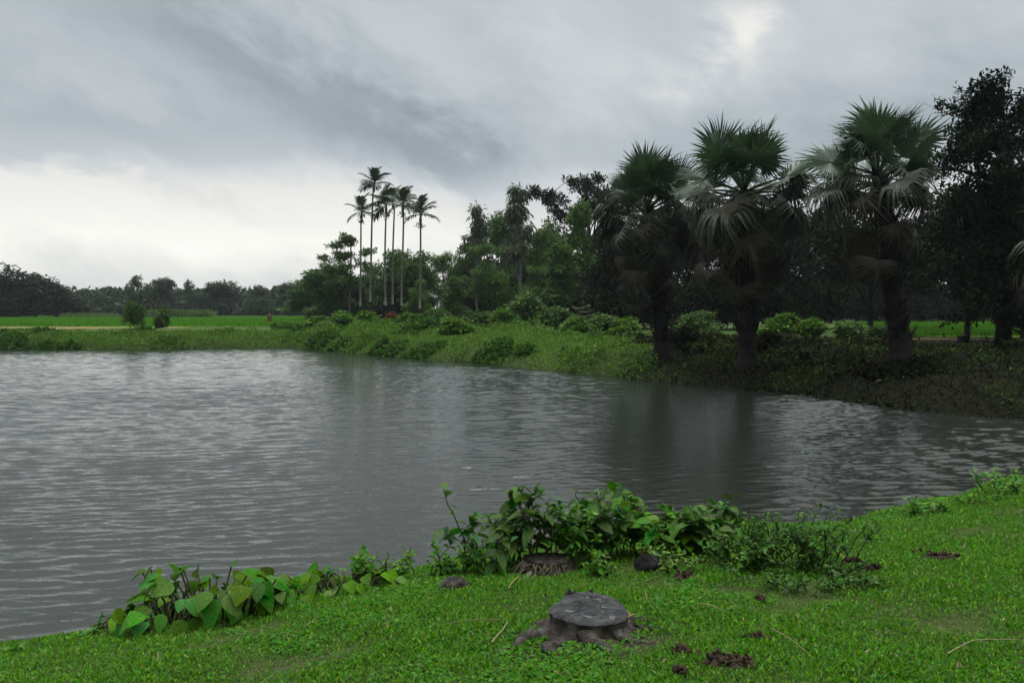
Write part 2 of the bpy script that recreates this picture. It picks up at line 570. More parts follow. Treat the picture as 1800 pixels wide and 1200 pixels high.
gx = axis([(-1500, -300, 100), (-300, -90, 15), (-90, -45, 1.5), (-45, -9, .5), (-9, 13, .16), (13, 45, .5), (45, 120, 2.5), (120, 300, 15), (300, 1500, 100)])
gy = axis([(-200, -20, 30), (-20, 1.5, 1.5), (1.5, 14, .16), (14, 68, .5), (68, 120, 2), (120, 320, 12), (320, 2600, 120)])
GX, GY = np.meshgrid(gx, gy, indexing='ij')
GZ = height(GX, GY)
nx, ny = len(gx), len(gy)
I, J = np.meshgrid(np.arange(nx - 1), np.arange(ny - 1), indexing='ij')
q = I * ny + J
gd, gnear = shore(GX, GY)
xx, yy = GX.ravel(), GY.ravel()
alb = np.tile(np.array([.052, .095, .022]), (len(xx), 1))
k_ = gnear & (yy < 40)
alb[k_] = (.052, .062, .024)
bare = np.exp(-np.maximum(gd, 0) / .35)[:, None]
alb = alb * (1 - .8 * bare) + np.array([.045, .037, .026]) * .8 * bare
_st = on_ground(1038, 1112)
_q = np.clip(1.5 - np.hypot((xx - _st[0]) / .50, (yy - _st[1] + .08) / .42), 0, 1)[:, None]
alb = alb * (1 - _q) + np.array([.050, .040, .030]) * _q
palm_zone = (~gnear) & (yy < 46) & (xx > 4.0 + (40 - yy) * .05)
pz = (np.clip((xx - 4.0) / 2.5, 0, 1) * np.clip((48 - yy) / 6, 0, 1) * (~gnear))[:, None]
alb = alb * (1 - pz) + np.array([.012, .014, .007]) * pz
fz = ((yy > 66)).astype(float)[:, None]
alb = alb * (1 - fz) + np.array([.055, .085, .022]) * fz
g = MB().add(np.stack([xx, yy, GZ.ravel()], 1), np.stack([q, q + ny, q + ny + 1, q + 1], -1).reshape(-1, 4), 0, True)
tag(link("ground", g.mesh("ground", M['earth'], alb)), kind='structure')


def sheet(name, pts, mat, z):
    b = MB().add([(x, y, z) for x, y in pts], [list(range(len(pts)))])
    return tag(link(name, b.mesh(name, mat)), kind='structure')


def bearing(pts):
    return [((px - 900) / FPX * D, D) for px, D in pts]


sheet("paddy_field", bearing([(-260, 73), (60, 71), (330, 70), (480, 72), (560, 80), (600, 110), (610, 215), (-500, 215)]), M['paddy'], FIELD + .03)
sheet("paddy_field", bearing([(1590, 43), (1700, 42), (1900, 40), (2300, 40), (2300, 86), (1480, 86)]), M['paddy'], FIELD + .03)
sheet("dry_field_edge", bearing([(-260, 60.5), (60, 60.5), (160, 63), (330, 66), (330, 69.5), (60, 70.5), (-260, 72.5)]), M['drygrass'], FIELD + .02)
sheet("dry_field_patch", bearing([(412, 84), (455, 84), (462, 96), (406, 96)]), M['drygrass'], FIELD + .06)
sheet("dry_field_edge", bearing([(1600, 38), (1780, 36.5), (1900, 36), (1900, 38.5), (1700, 40.5), (1600, 41)]), M['dullgrass'], FIELD + .02)

# ------------------------------------------------------------------ water with real wind waves
def build_water():
    rng = np.random.default_rng(5)
    wx = axis([(-76, -42, 1.0), (-42, -9, .22), (-9, 13, .10), (13, 37, .25)])
    wy = axis([(.5, 4.4, .6), (4.4, 14, .032), (14, 24, .045), (24, 36, .075), (36, 58, .12)])
    X, Y = np.meshgrid(wx, wy, indexing='ij')
    Wx, Wy = X + .25 * np.sin(.9 * Y + .5 * X), Y + .10 * np.sin(1.1 * X + .6 * Y) + .05 * np.sin(2.7 * X - .9 * Y)
    H = np.zeros_like(X)
    for i in range(20):                                   # the main train: peaked, short-crested
        lam = .19 * (.40 / .19) ** rng.random()
        th = R(19) + rng.normal(0, R(7.5))
        kx, ky = -math.sin(th) * 2 * PI / lam, math.cos(th) * 2 * PI / lam
        env = np.clip(.6 + .7 * np.sin(rng.uniform(.25, .7) * X + rng.random() * 6) * np.sin(rng.uniform(.3, .8) * Y + rng.random() * 6), .05, 1.3)
        c = np.exp(1.1 * (np.cos(kx * Wx + ky * Wy + rng.random() * 2 * PI) - 1)) - .45
        H += .0054 * (lam / .3) ** .9 * env * c
    for i in range(34):                                   # cross chop
        lam = .13 * (.30 / .13) ** rng.random()
        th = R(5) + rng.normal(0, R(26))
        kx, ky = -math.sin(th) * 2 * PI / lam, math.cos(th) * 2 * PI / lam
        H += .0010 * (lam / .2) * np.sin(kx * Wx + ky * Wy + rng.random() * 2 * PI)
    swell = np.zeros_like(X)
    for i in range(18):                                   # longer waves where the wind has more fetch
        lam = .55 * (1.5 / .55) ** rng.random()
        th = R(8) + rng.normal(0, R(12))
        kx, ky = -math.sin(th) * 2 * PI / lam, math.cos(th) * 2 * PI / lam
        swell += .0034 * (lam / 1.0) * (np.exp(1.0 * (np.cos(kx * Wx + ky * Wy + rng.random() * 2 * PI) - 1)) - .46)
    H += swell * np.clip((Y - 9) / 14, 0, 1)
    patch = .85 + .25 * np.sin(X * .21 + 1.2 * np.sin(Y * .17) + 2) * np.sin(Y * .27 + .8 * np.sin(X * .13))
    bear = X / np.maximum(Y, 1)
    lane = 1 - .65 * np.exp(-((bear + .18) / .055) ** 2) * np.clip((Y - 9) / 8, 0, 1)            # smooth lane off the far bank
    deep = 1 - np.exp(-((bear - .215) / .105) ** 4) * np.interp(Y, [6, 10, 14, 18], [.25, .45, .70, .90])  # lee of the palms
    rough = 1 + .60 * np.clip((bear - .30) / .05, 0, 1)
    H = H * patch * lane * deep * rough
    nx, ny = len(wx), len(wy)
    I, J = np.meshgrid(np.arange(nx - 1), np.arange(ny - 1), indexing='ij')
    q = I * ny + J
    b = MB().add(np.stack([X.ravel(), Y.ravel(), H.ravel()], 1), np.stack([q, q + ny, q + ny + 1, q + 1], -1).reshape(-1, 4), 0, True)
    tag(link("water", b.mesh("water", M['water'])), kind='structure')


build_water()

# ------------------------------------------------------------------ trees
def gen_tree(seed, crown, nclump, per, leaf, clump_r=.75, trunk_r=.17, H=10.0, droop=0.0, limb_n=9, flat=.6, shell=.5, lw=.45, bend=.3):
    """crown: [(cx, cy, cz, rx, ry, rz)] lobes on a 10 m tree; leaf clumps fill their outer shells and hang on limbs"""
    rng = np.random.default_rng(seed)
    tb, lf = MB(), MB()
    top = max(c[2] + .5 * c[5] for c in crown)
    tz = np.linspace(0, top, 9)
    tx = bend * np.cumsum(rng.normal(0, .35, 9)) * np.linspace(0, 1, 9)
    ty = bend * np.cumsum(rng.normal(0, .35, 9)) * np.linspace(0, 1, 9)
    T = np.stack([tx, ty, tz], 1)
    T[0, 2] = -.4
    tube(tb, T, trunk_r * np.linspace(1.15, .2, 9), 8)
    vol = np.array([c[3] * c[4] * c[5] for c in crown]) ** .7
    which = rng.choice(len(crown), nclump, p=vol / vol.sum())
    C = np.array(crown)[which]
    u = rvec(rng, nclump)
    r = (shell + (1 - shell) * rng.random(nclump)) ** .8
    P = C[:, :3] + u * C[:, 3:] * r[:, None]
    P[:, 2] = np.maximum(P[:, 2], .3)
    ends = P[rng.choice(nclump, min(limb_n, nclump), replace=False)]
    for e in ends:
        h0 = np.clip(e[2] * rng.uniform(.35, .7), .6, top * .85)
        s = np.array([np.interp(h0, tz, tx), np.interp(h0, tz, ty), h0])
        mid = s * .5 + e * .5 + np.array([0, 0, .12 * np.linalg.norm(e - s)])
        t = np.linspace(0, 1, 7)[:, None]
        tube(tb, (1 - t) ** 2 * s + 2 * t * (1 - t) * mid + t ** 2 * e, trunk_r * np.linspace(.5, .1, 7), 5, cap=False)
    for p in P:
        e = ends[np.argmin(((ends - p) ** 2).sum(1))]
        if np.linalg.norm(p - e) > .05:
            t = np.linspace(0, 1, 4)[:, None]
            tube(tb, e + (p - e) * t + np.array([0, 0, .1]) * np.sin(t * PI), trunk_r * np.linspace(.12, .05, 4), 4, cap=False)
    n = nclump * per
    cs = clump_r * (.6 + .8 * rng.random(nclump))
    off = rvec(rng, n) * (rng.random((n, 1)) ** .5)
    off[:, 2] *= flat
    L0 = np.repeat(P, per, 0) + off * np.repeat(cs, per)[:, None]
    L0[:, 2] = np.maximum(L0[:, 2], .05)
    A = nrm(off + .7 * rvec(rng, n) + np.array([0, 0, -droop]))
    U = nrm(rvec(rng, n) * .8 + np.array([0, 0, 1.0]))
    ll = leaf * (.6 + .8 * rng.random(n))
    diamonds(lf, L0, A, U, ll, ll * lw)
    return tb, lf


KINDS = {}


def kind(name, variants, leafm, barkm, **kw):
    KINDS[name] = dict(variants=variants, leafm=leafm, barkm=barkm, kw=kw, meshes={})


def lobes(seed, n, R_, z0, z1, r0, r1, squash=.8):
    rng = np.random.default_rng(seed)
    out = []
    for i in range(n):
        a = 2 * PI * (i + rng.random() * .6) / n
        t = rng.random()
        rr = R_ * (1 - .55 * t) * rng.uniform(.5, 1)
        s = rng.uniform(r0, r1) * (1 - .25 * t)
        out.append((rr * math.cos(a), rr * math.sin(a), z0 + (z1 - z0) * t, s, s, s * squash))
    return out


kind('round', [lobes(1, 11, 2.6, 1.6, 8.6, 1.5, 2.2), lobes(2, 11, 2.4, 1.9, 8.8, 1.4, 2.0), lobes(3, 10, 2.8, 1.6, 8.4, 1.5, 2.3)], 'wood', 'bark', nclump=190, per=72, leaf=.36)
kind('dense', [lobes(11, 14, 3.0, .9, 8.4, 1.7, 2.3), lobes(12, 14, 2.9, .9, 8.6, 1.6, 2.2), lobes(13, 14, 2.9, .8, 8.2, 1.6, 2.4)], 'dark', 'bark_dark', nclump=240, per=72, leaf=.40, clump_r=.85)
kind('light', [lobes(21, 8, 2.2, 2.2, 8.8, 1.2, 1.8), lobes(22, 8, 2.0, 2.6, 9.0, 1.2, 1.7)], 'light', 'bark', nclump=150, per=60, leaf=.36, clump_r=.65)
kind('airy', [[(-2.2, 0, 5.6, 1.6, 1.4, .5), (-1.0, .5, 7.2, 1.6, 1.4, .5), (1.4, 0, 6.2, 1.7, 1.4, .5), (0, -.5, 8.9, 1.7, 1.4, .6), (2.4, .4, 7.6, 1.3, 1.2, .45), (-3, 0, 7.0, 1.0, 1, .35), (.6, 0, 4.6, 1.8, 1.4, .5), (-1.6, 0, 8.3, 1.0, 1, .4)]],
     'wood', 'bark', nclump=95, per=48, leaf=.36, clump_r=.55, shell=.1, flat=.4)
kind('spread', [[(-3.3, 0, 8.4, 1.5, 1.5, .6), (-2.0, .6, 7.2, 1.6, 1.6, .7), (0, 0, 9.2, 2.2, 2.0, .8), (1.8, .5, 8.6, 2.0, 2, .9), (3.4, 0, 8.0, 1.8, 1.8, .8), (-1.3, 0, 6.2, 1.3, 1.3, .5), (.4, -.6, 7.6, 2.2, 2, 1.0), (-4.6, 0, 8.7, .9, .9, .35), (2.4, 0, 6.4, 1.5, 1.5, .6)]],
     'dark', 'bark_dark', nclump=150, per=70, leaf=.26, clump_r=.55, shell=.1, flat=.45, trunk_r=.28)
kind('gum', [[(0, 0, 9.2, .45, .45, .8), (.3, 0, 8.1, .85, .8, .9), (-.3, 0, 7.0, .9, .8, .9), (.4, .1, 6.0, .8, .7, .7)], [(0, 0, 9.3, .5, .45, .6), (-.3, 0, 8.0, .7, .6, .7), (.5, 0, 6.6, .7, .6, .6), (-.4, 0, 5.4, .6, .6, .6)]],
     'grey', 'bark_pale', nclump=46, per=44, leaf=.50, clump_r=.42, lw=.22, droop=1.1, trunk_r=.11, shell=.2, flat=1.2, limb_n=14, bend=.12)
kind('slender', [[(0, 0, 8.8, .9, .9, 1.2), (.3, 0, 6.8, 1.2, 1.1, 1.3), (-.4, .2, 4.9, 1.2, 1.1, 1.2), (.2, 0, 3.4, 1.0, .9, .8)]], 'light', 'bark', nclump=70, per=46, leaf=.48, clump_r=.55, shell=.2, trunk_r=.10)
kind('bamboo', [[(0, 0, 8.6, 1.6, 1.6, 1.6), (1.3, 0, 6.6, 1.5, 1.3, 1.6), (-1.3, .3, 6.4, 1.5, 1.3, 1.6), (0, 0, 4.2, 1.9, 1.7, 1.6)]], 'wood', 'stem', nclump=80, per=60, leaf=.50, lw=.22, droop=.7, clump_r=.7, shell=.3, trunk_r=.08, limb_n=18)
kind('bush', [[(0, 0, 5.2, 4.2, 4.2, 3.6), (2.8, 0, 3.6, 3.0, 3, 2.8), (-2.8, .5, 3.4, 3.0, 3, 2.8), (.5, -1.5, 7.2, 2.4, 2.4, 2.4)], [(0, 0, 4.4, 4.6, 4.4, 3.2), (3.4, 0, 3.0, 2.6, 3, 2.4), (-2.2, .5, 5.6, 2.8, 3, 3.0), (1.8, -1.5, 6.6, 2.2, 2.4, 2.4)]],
     'bank', 'stem', nclump=60, per=46, leaf=1.5, clump_r=1.5, shell=.3, trunk_r=.22)
kind('bush_dark', KINDS['bush']['variants'], 'wood', 'stem', nclump=60, per=46, leaf=1.3, clump_r=1.5, shell=.3, trunk_r=.22)
kind('bush_light', KINDS['bush']['variants'], 'cane', 'stem', nclump=56, per=42, leaf=1.5, clump_r=1.5, shell=.3, trunk_r=.22)
kind('bush_red', KINDS['bush']['variants'], 'red', 'stem', nclump=40, per=40, leaf=1.5, clump_r=1.5, shell=.3, trunk_r=.22)
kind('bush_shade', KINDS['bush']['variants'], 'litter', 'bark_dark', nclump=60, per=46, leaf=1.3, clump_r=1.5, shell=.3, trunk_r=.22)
kind('farround', [lobes(31, 10, 3.0, 1.6, 8.2, 1.7, 2.4), lobes(32, 10, 2.8, 1.6, 8.4, 1.7, 2.3)], 'far', 'bark_dark', nclump=110, per=50, leaf=.55)
kind('fardark', [lobes(41, 13, 3.4, .9, 7.8, 1.8, 2.6), lobes(42, 13, 3.2, .9, 8.2, 1.8, 2.6)], 'fardark', 'bark_dark', nclump=170, per=50, leaf=.50)
kind('low', KINDS['dense']['variants'], 'wood', 'bark', nclump=200, per=72, leaf=.40, clump_r=.85)
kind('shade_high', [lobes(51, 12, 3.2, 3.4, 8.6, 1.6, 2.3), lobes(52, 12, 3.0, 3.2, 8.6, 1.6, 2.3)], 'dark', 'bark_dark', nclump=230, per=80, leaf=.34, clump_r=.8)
COUNT = {}


def tree(kname, name, label, cat, loc, H, Wm, group=None, rz=None):
    """H, Wm: height and crown width in metres"""
    K = KINDS[kname]
    i = COUNT.get(kname, 0)
    COUNT[kname] = i + 1
    v = i % len(K['variants'])
    if v not in K['meshes']:
        cr = K['variants'][v]
        tb, lf = gen_tree(100 + 7 * v + sum(map(ord, kname)), cr, **K['kw'])
        V = np.concatenate(lf.V)
        ext = np.percentile(V[:, 2], 99.6), np.percentile(np.abs(V[:, 0]), 99)
        K['meshes'][v] = (tb.mesh('trunk', M[K['barkm']]), lf.mesh('crown', M[K['leafm']]), ext)
    tm, lm, ext = K['meshes'][v]
    sz, sx = H / ext[0], Wm / 2 / ext[1]
    o = thing(name, label, cat, loc, (i * 2.39 if rz is None else rz), (sx, sx, sz), group)
    link('trunk', tm, o)
    link('crown', lm, o)
    return o


def top_h(py, D, z=FIELD):
    """height of something whose top is seen at row py, D metres ahead, standing on z"""
    return (548 - py) / FPX * D + EYE - z


def T(kname, name, px, py, D, wpx, label, cat='tree', group=None, rz=None):
    p = at(px, D)
    return tree(kname, name, label, cat, p, top_h(py, D, p[2]), wpx / FPX * D, group, rz)


G_WOOD = 'trees of the wood behind the slender palms'
T('round', 'broadleaf_tree', 545, 492, 108, 90, 'low rounded tree at the tapering outer end of the wood', group=G_WOOD)
T('round', 'broadleaf_tree', 577, 462, 99, 95, 'dark rounded tree below the layered airy tree at the wood edge', group=G_WOOD)
T('airy', 'layered_tree', 614, 414, 90, 95, 'airy tree with flat layered branches next to the slender palms', group=G_WOOD, rz=0)
T('round', 'broadleaf_tree', 655, 470, 104, 80, 'dark tree filling the space behind the tallest slender palm', group=G_WOOD)
T('round', 'broadleaf_tree', 697, 442, 99, 90, 'round topped tree directly behind the middle slender palms', group=G_WOOD)
T('round', 'broadleaf_tree', 730, 446, 94, 70, 'tree standing behind the slender palm farthest from the tallest one', group=G_WOOD)
T('bamboo', 'bamboo_clump', 783, 444, 100, 80, 'feathery bamboo clump between slender palms and the first gum tree', 'bamboo', G_WOOD)
T('light', 'young_tree', 737, 492, 82, 55, 'small pale green tree in front of the last slender palm', group=G_WOOD)
T('slender', 'young_tree', 797, 488, 84, 40, 'thin pale sapling in front of the bamboo clump', group=G_WOOD)
T('round', 'broadleaf_tree', 825, 432, 97, 70, 'tree whose crown hides the foot of the first gum tree', group=G_WOOD)
T('gum', 'gum_tree', 838, 362, 92, 48, 'shorter of two thin drooping gum trees above the wood', group='gum trees above the wood', rz=0)
T('round', 'broadleaf_tree', 884, 378, 96, 95, 'tall rounded tree between the two drooping gum trees', group=G_WOOD)
T('gum', 'gum_tree', 914, 328, 84, 62, 'taller drooping gum tree with a pale bare trunk', group='gum trees above the wood', rz=0)
T('light', 'young_tree', 862, 432, 86, 80, 'mid green tree in front of the two gum trees', group=G_WOOD)
T('light', 'young_tree', 938, 412, 86, 85, 'bright leafy tree beside the pale gum trunk', group=G_WOOD)
T('round', 'broadleaf_tree', 962, 392, 98, 85, 'rounded tree below the tips of the flat topped dark tree', group=G_WOOD)
T('spread', 'rain_tree', 1035, 310, 84, 205, 'black flat topped spreading tree behind the first fan palm', group=G_WOOD, rz=0)
T('slender', 'young_tree', 1022, 358, 78, 60, 'upright light green tree against the flat topped dark tree', group=G_WOOD)
T('slender', 'young_tree', 985, 430, 76, 70, 'loose light tree beyond the fine leaved bush on the bank', group=G_WOOD)
T('light', 'young_tree', 950, 470, 78, 80, 'low bushy young tree at the foot of the gum trunk', group=G_WOOD)
T('round', 'broadleaf_tree', 1062, 420, 82, 100, 'dark tree at the wood edge behind the first fan palm', group=G_WOOD)
T('low', 'shade_tree', 820, 490, 95, 120, 'deep green low tree in the shade of the bamboo clump', group=G_WOOD)
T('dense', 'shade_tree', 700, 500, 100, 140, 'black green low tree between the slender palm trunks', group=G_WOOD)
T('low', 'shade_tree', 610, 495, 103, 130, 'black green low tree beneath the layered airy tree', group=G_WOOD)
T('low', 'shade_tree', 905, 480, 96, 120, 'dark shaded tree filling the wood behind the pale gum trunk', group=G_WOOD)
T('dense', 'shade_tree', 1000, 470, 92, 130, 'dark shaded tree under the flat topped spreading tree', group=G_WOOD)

G_DARK = 'dark trees closing the view behind the fan palms'
for px, py, D, w, lab in [
        (1100, 400, 62, 130, 'dark tree just behind the trunk of the smallest fan palm'),
        (1165, 372, 66, 130, 'dark tree behind the touching leaves of the first two fan palms'),
        (1240, 385, 58, 120, 'dark tree seen between the first and second fan palm trunks'),
        (1310, 385, 62, 130, 'dark tree hidden behind the middle fan palm'),
        (1375, 366, 60, 120, 'dark tree beyond the green creeper mound'),
        (1445, 372, 64, 130, 'dark tree between middle fan palm and the leaning one'),
        (1505, 452, 92, 130, 'dark tree beyond the bluish bushes on the bank'),
        (1565, 440, 89, 130, 'dark tree hidden behind the leaning fan palm trunk'),
        (1622, 452, 90, 110, 'dark tree at the back of the small paddy, next to the leaning trunk'),
        (1680, 440, 92, 130, 'dark tree at the back of the small paddy, under the big black crown'),
        (1745, 450, 90, 130, 'dark tree at the back of the small paddy, beyond the small cut stump'),
        (1815, 440, 92, 150, 'dark tree at the far corner of the small paddy')]:
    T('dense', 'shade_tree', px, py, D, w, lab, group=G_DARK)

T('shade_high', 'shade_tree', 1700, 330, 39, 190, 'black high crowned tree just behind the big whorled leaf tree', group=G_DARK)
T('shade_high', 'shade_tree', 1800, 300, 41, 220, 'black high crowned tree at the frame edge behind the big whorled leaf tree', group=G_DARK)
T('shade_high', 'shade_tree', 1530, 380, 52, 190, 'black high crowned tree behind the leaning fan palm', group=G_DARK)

# the big black-green tree beside the third fan palm, its twigs ending in whorls of leaves
def big_tree():
    rng = np.random.default_rng(77)
    p = at(1762, 30)
    o = thing('big_tree', 'big black green tree with whorled leaves towering beside the leaning palm', 'tree', p)
    tb, lf = MB(), MB()
    H = top_h(150, 30, p[2])
    spine = np.array([[0, 0, -.3], [.1, 0, 1.5], [0, .1, 3.2], [.15, 0, 5.2], [.05, 0, 7.2], [-.2, 0, H - .6]])
    tube(tb, spine, [.30, .26, .22, .17, .11, .04], 10)
    tips = []
    for i in range(92):
        h = rng.uniform(.8, H - .5)
        t = (h - 1.2) / (H - 1.2)
        a = rng.random() * 2 * PI
        L = (3.7 - 2.1 * max(t - .60, 0) / .40) * rng.uniform(.55, 1.0)
        if math.cos(a) < 0:
            L *= .80 + .1 * t
        s = np.array([np.interp(h, spine[:, 2], spine[:, 0]), 0, h])
        e = s + np.array([math.cos(a) * L, math.sin(a) * L, rng.uniform(-.35, .7) * L * .6])
        e[2] = min(e[2], H - .1)
        tt = np.linspace(0, 1, 6)[:, None]
        c = s * (1 - tt) + e * tt + np.array([0, 0, .25]) * np.sin(tt * PI)
        tube(tb, c, np.linspace(.075, .018, 6), 5, cap=False)
        for j in range(11):
            u = rng.uniform(.3, 1.0)
            b = s * (1 - u) + e * u
            q = b + rvec(rng, 1)[0] * np.array([.75, .75, .55]) * rng.uniform(.3, 1.0) + np.array([0, 0, .2])
            tube(tb, np.linspace(b, q, 3), [.016, .012, .007], 4, cap=False)
            tips.append(q)
    for j in range(9):                                   # leader twigs standing above the crown
        b = spine[-1] + rng.normal(0, .5, 3) * np.array([1, 1, .4]) - np.array([0, 0, .4])
        q = b + np.array([rng.normal(0, .15), rng.normal(0, .15), rng.uniform(.3, .9)])
        q[2] = min(q[2], H)
        tube(tb, np.linspace(b, q, 3), [.016, .012, .007], 4, cap=False)
        for s_ in np.linspace(.3, 1, 3):
            tips.append(b + (q - b) * s_)
    tips = np.array(tips)
    per = 38
    n = len(tips) * per
    A = nrm(rvec(rng, n) + np.array([0, 0, .25]))
    P = np.repeat(tips, per, 0) + A * .02 + rng.normal(0, .13, (n, 3))
    ll = .21 * (.6 + .7 * rng.random(n))
    diamonds(lf, P, A, nrm(rvec(rng, n) * .6 + np.array([0, 0, 1])), ll, ll * .42)
    link('trunk', tb.mesh('trunk', M['bark_dark']), o)
    link('crown', lf.mesh('crown', M['dark']), o)


big_tree()

# far tree line beyond the left paddy
G_FAR = 'trees along the far side of the paddy'
for kname, px, py, D, w, lab in [
        ('fardark', 8, 466, 150, 150, 'tallest dark tree at the outer end of the far tree line'),
        ('fardark', 62, 484, 155, 130, 'dark tree next to the tallest one of the far tree line'),
        ('fardark', 100, 500, 160, 100, 'low dark tree where the far tree line steps down to the paddy'),
        ('fardark', -60, 470, 150, 130, 'dark tree cut by the picture edge at the far tree line'),
        ('farround', 246, 488, 190, 60, 'round crowned tree rising behind the small round leaf sapling'),
        ('farround', 288, 490, 195, 45, 'tree rising above the far line over the round clipped bush'),
        ('farround', 340, 495, 200, 40, 'small dome shaped tree behind the sugar cane patch'),
        ('farround', 388, 496, 205, 66, 'broad low tree beyond the sugar cane patch'),
        ('farround', 455, 503, 200, 60, 'low tree behind the dead red brown snag'),
        ('farround', 512, 499, 190, 60, 'far tree meeting the low end of the wood'),
        ('farround', 178, 506, 210, 60, 'low tree above the banana patch in the far line')]:
    T(kname, 'distant_tree', px, py, D, w, lab, group=G_FAR)


def far_woods():
    rng = np.random.default_rng(9)
    b = MB()
    n = 150
    for i in range(n):
        D = rng.uniform(205, 260)
        px = rng.uniform(-350, 640)
        x = (px - 900) / FPX * D
        top = top_h(rng.uniform(508, 518), D)
        m = 190
        u = rvec(rng, m) * (.55 + .45 * rng.random((m, 1)))
        rad = rng.uniform(4, 7)
        P = np.array([x, D, FIELD + top * .5]) + u * np.array([rad, rad, top * .5])
        P[:, 2] = np.maximum(P[:, 2], FIELD + .2)
        l = rng.uniform(1.0, 2.2, m)
        diamonds(b, P, nrm(u + .8 * rvec(rng, m)), nrm(rvec(rng, m) * .7 + np.array([0, 0, 1])), l, l * .6)
    tag(link('far_woods', b.mesh('far_woods', M['far'])), 'hazy far wood running along the back of the paddy', 'woods', kind='stuff')


far_woods()


def blades_patch(name, label, cat, px0, px1, D0, D1, h, n, mat, seed, kindv='stuff'):
    rng = np.random.default_rng(seed)
    D = rng.uniform(D0, D1, n)
    x = (rng.uniform(px0, px1, n) - 900) / FPX * D
    P = np.stack([x, D, np.full(n, FIELD)], 1)
    A = nrm(np.stack([rng.normal(0, .28, n), rng.normal(0, .28, n), np.ones(n)], 1))
    strips(b := MB(), P, A, rvec(rng, n), h * rng.uniform(.6, 1.05, n), h * .09, [.6, 1, .7, .05], .35, .2)
    tag(link(name, b.mesh(name, M[mat])), label, cat, kind=kindv)


blades_patch('sugar_cane', 'pale green strip of tall sugar cane beyond the paddy', 'sugar cane', 258, 372, 150, 162, 2.9, 2600, 'cane', 3)
blades_patch('banana_patch', 'pale green low crop strip at the back of the paddy', 'crop', 108, 206, 150, 160, 1.9, 1500, 'cane', 4)

# two small trees on the far bank
T('bush_dark', 'bank_sapling', 236, 530, 63.0, 38, 'taller of two lone dark saplings on the far bank before the paddy', 'sapling', 'lone saplings on the far bank')
T('bush_dark', 'bank_sapling', 286, 541, 63.5, 36, 'shorter dense rounded sapling on the far bank before the paddy', 'sapling', 'lone saplings on the far bank')


def snag():
    p = at(474, 82)
    o = thing('dead_snag', 'red brown dead tree stub standing alone at the paddy edge', 'dead tree', p)
    rng = np.random.default_rng(4)
    b = MB()
    h = top_h(552, 82, p[2])
    tube(b, [(0, 0, -.3), (.02, 0, .5), (-.03, 0, 1.0), (.05, .02, h)], [.28, .24, .22, .13], 9, rough=.12, rng=rng)
    link('trunk', b.mesh('trunk', M['snag']), o)
    c = MB()
    tube(c, [(.05, 0, h * .62), (.22, 0, h * .75), (.26, 0, h * .98)], [.12, .09, .05], 6)
    link('branch', c.mesh('branch', M['snag']), o)


snag()

# ------------------------------------------------------------------ slender areca palms
def areca_meshes(seed):
    rng = np.random.default_rng(seed)
    b = MB()
    Lr = 1.75
    t = np.linspace(0, 1, 9)
    spine = np.stack([Lr * (t - .12 * t ** 3), 0 * t, .40 * t - .80 * t ** 2.4], 1)
    tube(b, spine, np.linspace(.035, .008, 9), 5)
    n = 17
    for s in (1, -1):
        u = np.linspace(.16, 1, n)
        P = np.stack([np.interp(u, t, spine[:, i]) for i in range(3)], 1)
        A = nrm(np.stack([.55 + .5 * u, s * np.ones(n) * (1.0 - .35 * u), .25 - .5 * u], 1) + rng.normal(0, .08, (n, 3)))
        L = .72 * np.sin(np.clip(u, 0, 1) * 2.4 + .45) * rng.uniform(.9, 1.1, n)
        strips(b, P, A, np.tile([0, 0, 1.0], (n, 1)), np.maximum(L, .34), .085, [.6, 1, .9, .1], .45, .2)
    return b.mesh('frond', M['areca'])


ARECA_FROND = [areca_meshes(1), areca_meshes(2)]


def areca(px, py_top, px_base, D, label, nf, seed, fruit=True):
    rng = np.random.default_rng(seed)
    p = at(px_base, D)
    H = top_h(py_top, D, p[2])
    hub = H - 1.05
    lean = (px - px_base) / FPX * D
    o = thing('areca_palm', label, 'palm tree', p, group='slender areca palms')
    zt = np.linspace(0, hub - .75, 12)
    zt[0] = -.5
    f = zt / hub
    b = MB()
    wav = (.10 + .05 * math.sin(seed * 5)) * np.sin(f * 3.6 + seed) * f
    tube(b, np.stack([lean * f ** 1.3 + wav, wav * .5, zt], 1), np.linspace(.105, .07, 12), 8)
    link('trunk', b.mesh('trunk', M['bark_pale']), o)
    c = MB()
    tube(c, [(lean * .93, 0, hub - .8), (lean * .96, 0, hub - .55), (lean, 0, hub + .1)], [.085, .13, .06], 8)
    link('crownshaft', c.mesh('crownshaft', M['shaft']), o)
    for i in range(nf):
        e = R(82 - 92 * (i / (nf - 1)) + rng.normal(0, 6))
        w = link('frond', ARECA_FROND[i % 2], o)
        w.location = (lean, 0, hub - .05)
        w.rotation_euler = (rng.normal(0, .3), -e, i * 2.4 + rng.normal(0, .2))
        w.scale = (rng.uniform(.92, 1.15),) * 3
    if fruit:
        d = MB()
        for j in range(26):
            q = np.array([lean * .92, 0, hub - 1.0]) + rng.normal(0, 1, 3) * np.array([.2, .2, .16])
            tube(d, [q, q + (0, 0, .05), q + (0, 0, .1)], [.03, .05, .02], 5)
            tube(d, np.linspace([lean * .92, 0, hub - .72], q + (0, 0, .1), 3), .012, 4)
        link('fruit_bunch', d.mesh('fruit_bunch', M['fruit']), o)


areca(637, 354, 633, 78, 'short areca palm beside the tallest one, over the layered tree', 10, 1)
areca(659, 304, 650, 75, 'tallest of the slender areca palms', 11, 2, False)
areca(680, 340, 678, 74, 'areca palm with crowded crown just beside the tallest one', 10, 3)
areca(692, 334, 691, 78, 'areca palm with the thinnest trunk, its crown between two others', 9, 4, False)
areca(709, 338, 706, 72, 'areca palm with dark fruit bunch second from the lone one', 10, 5)
areca(740, 356, 738, 70, 'areca palm standing apart with a wide open crown', 10, 6)

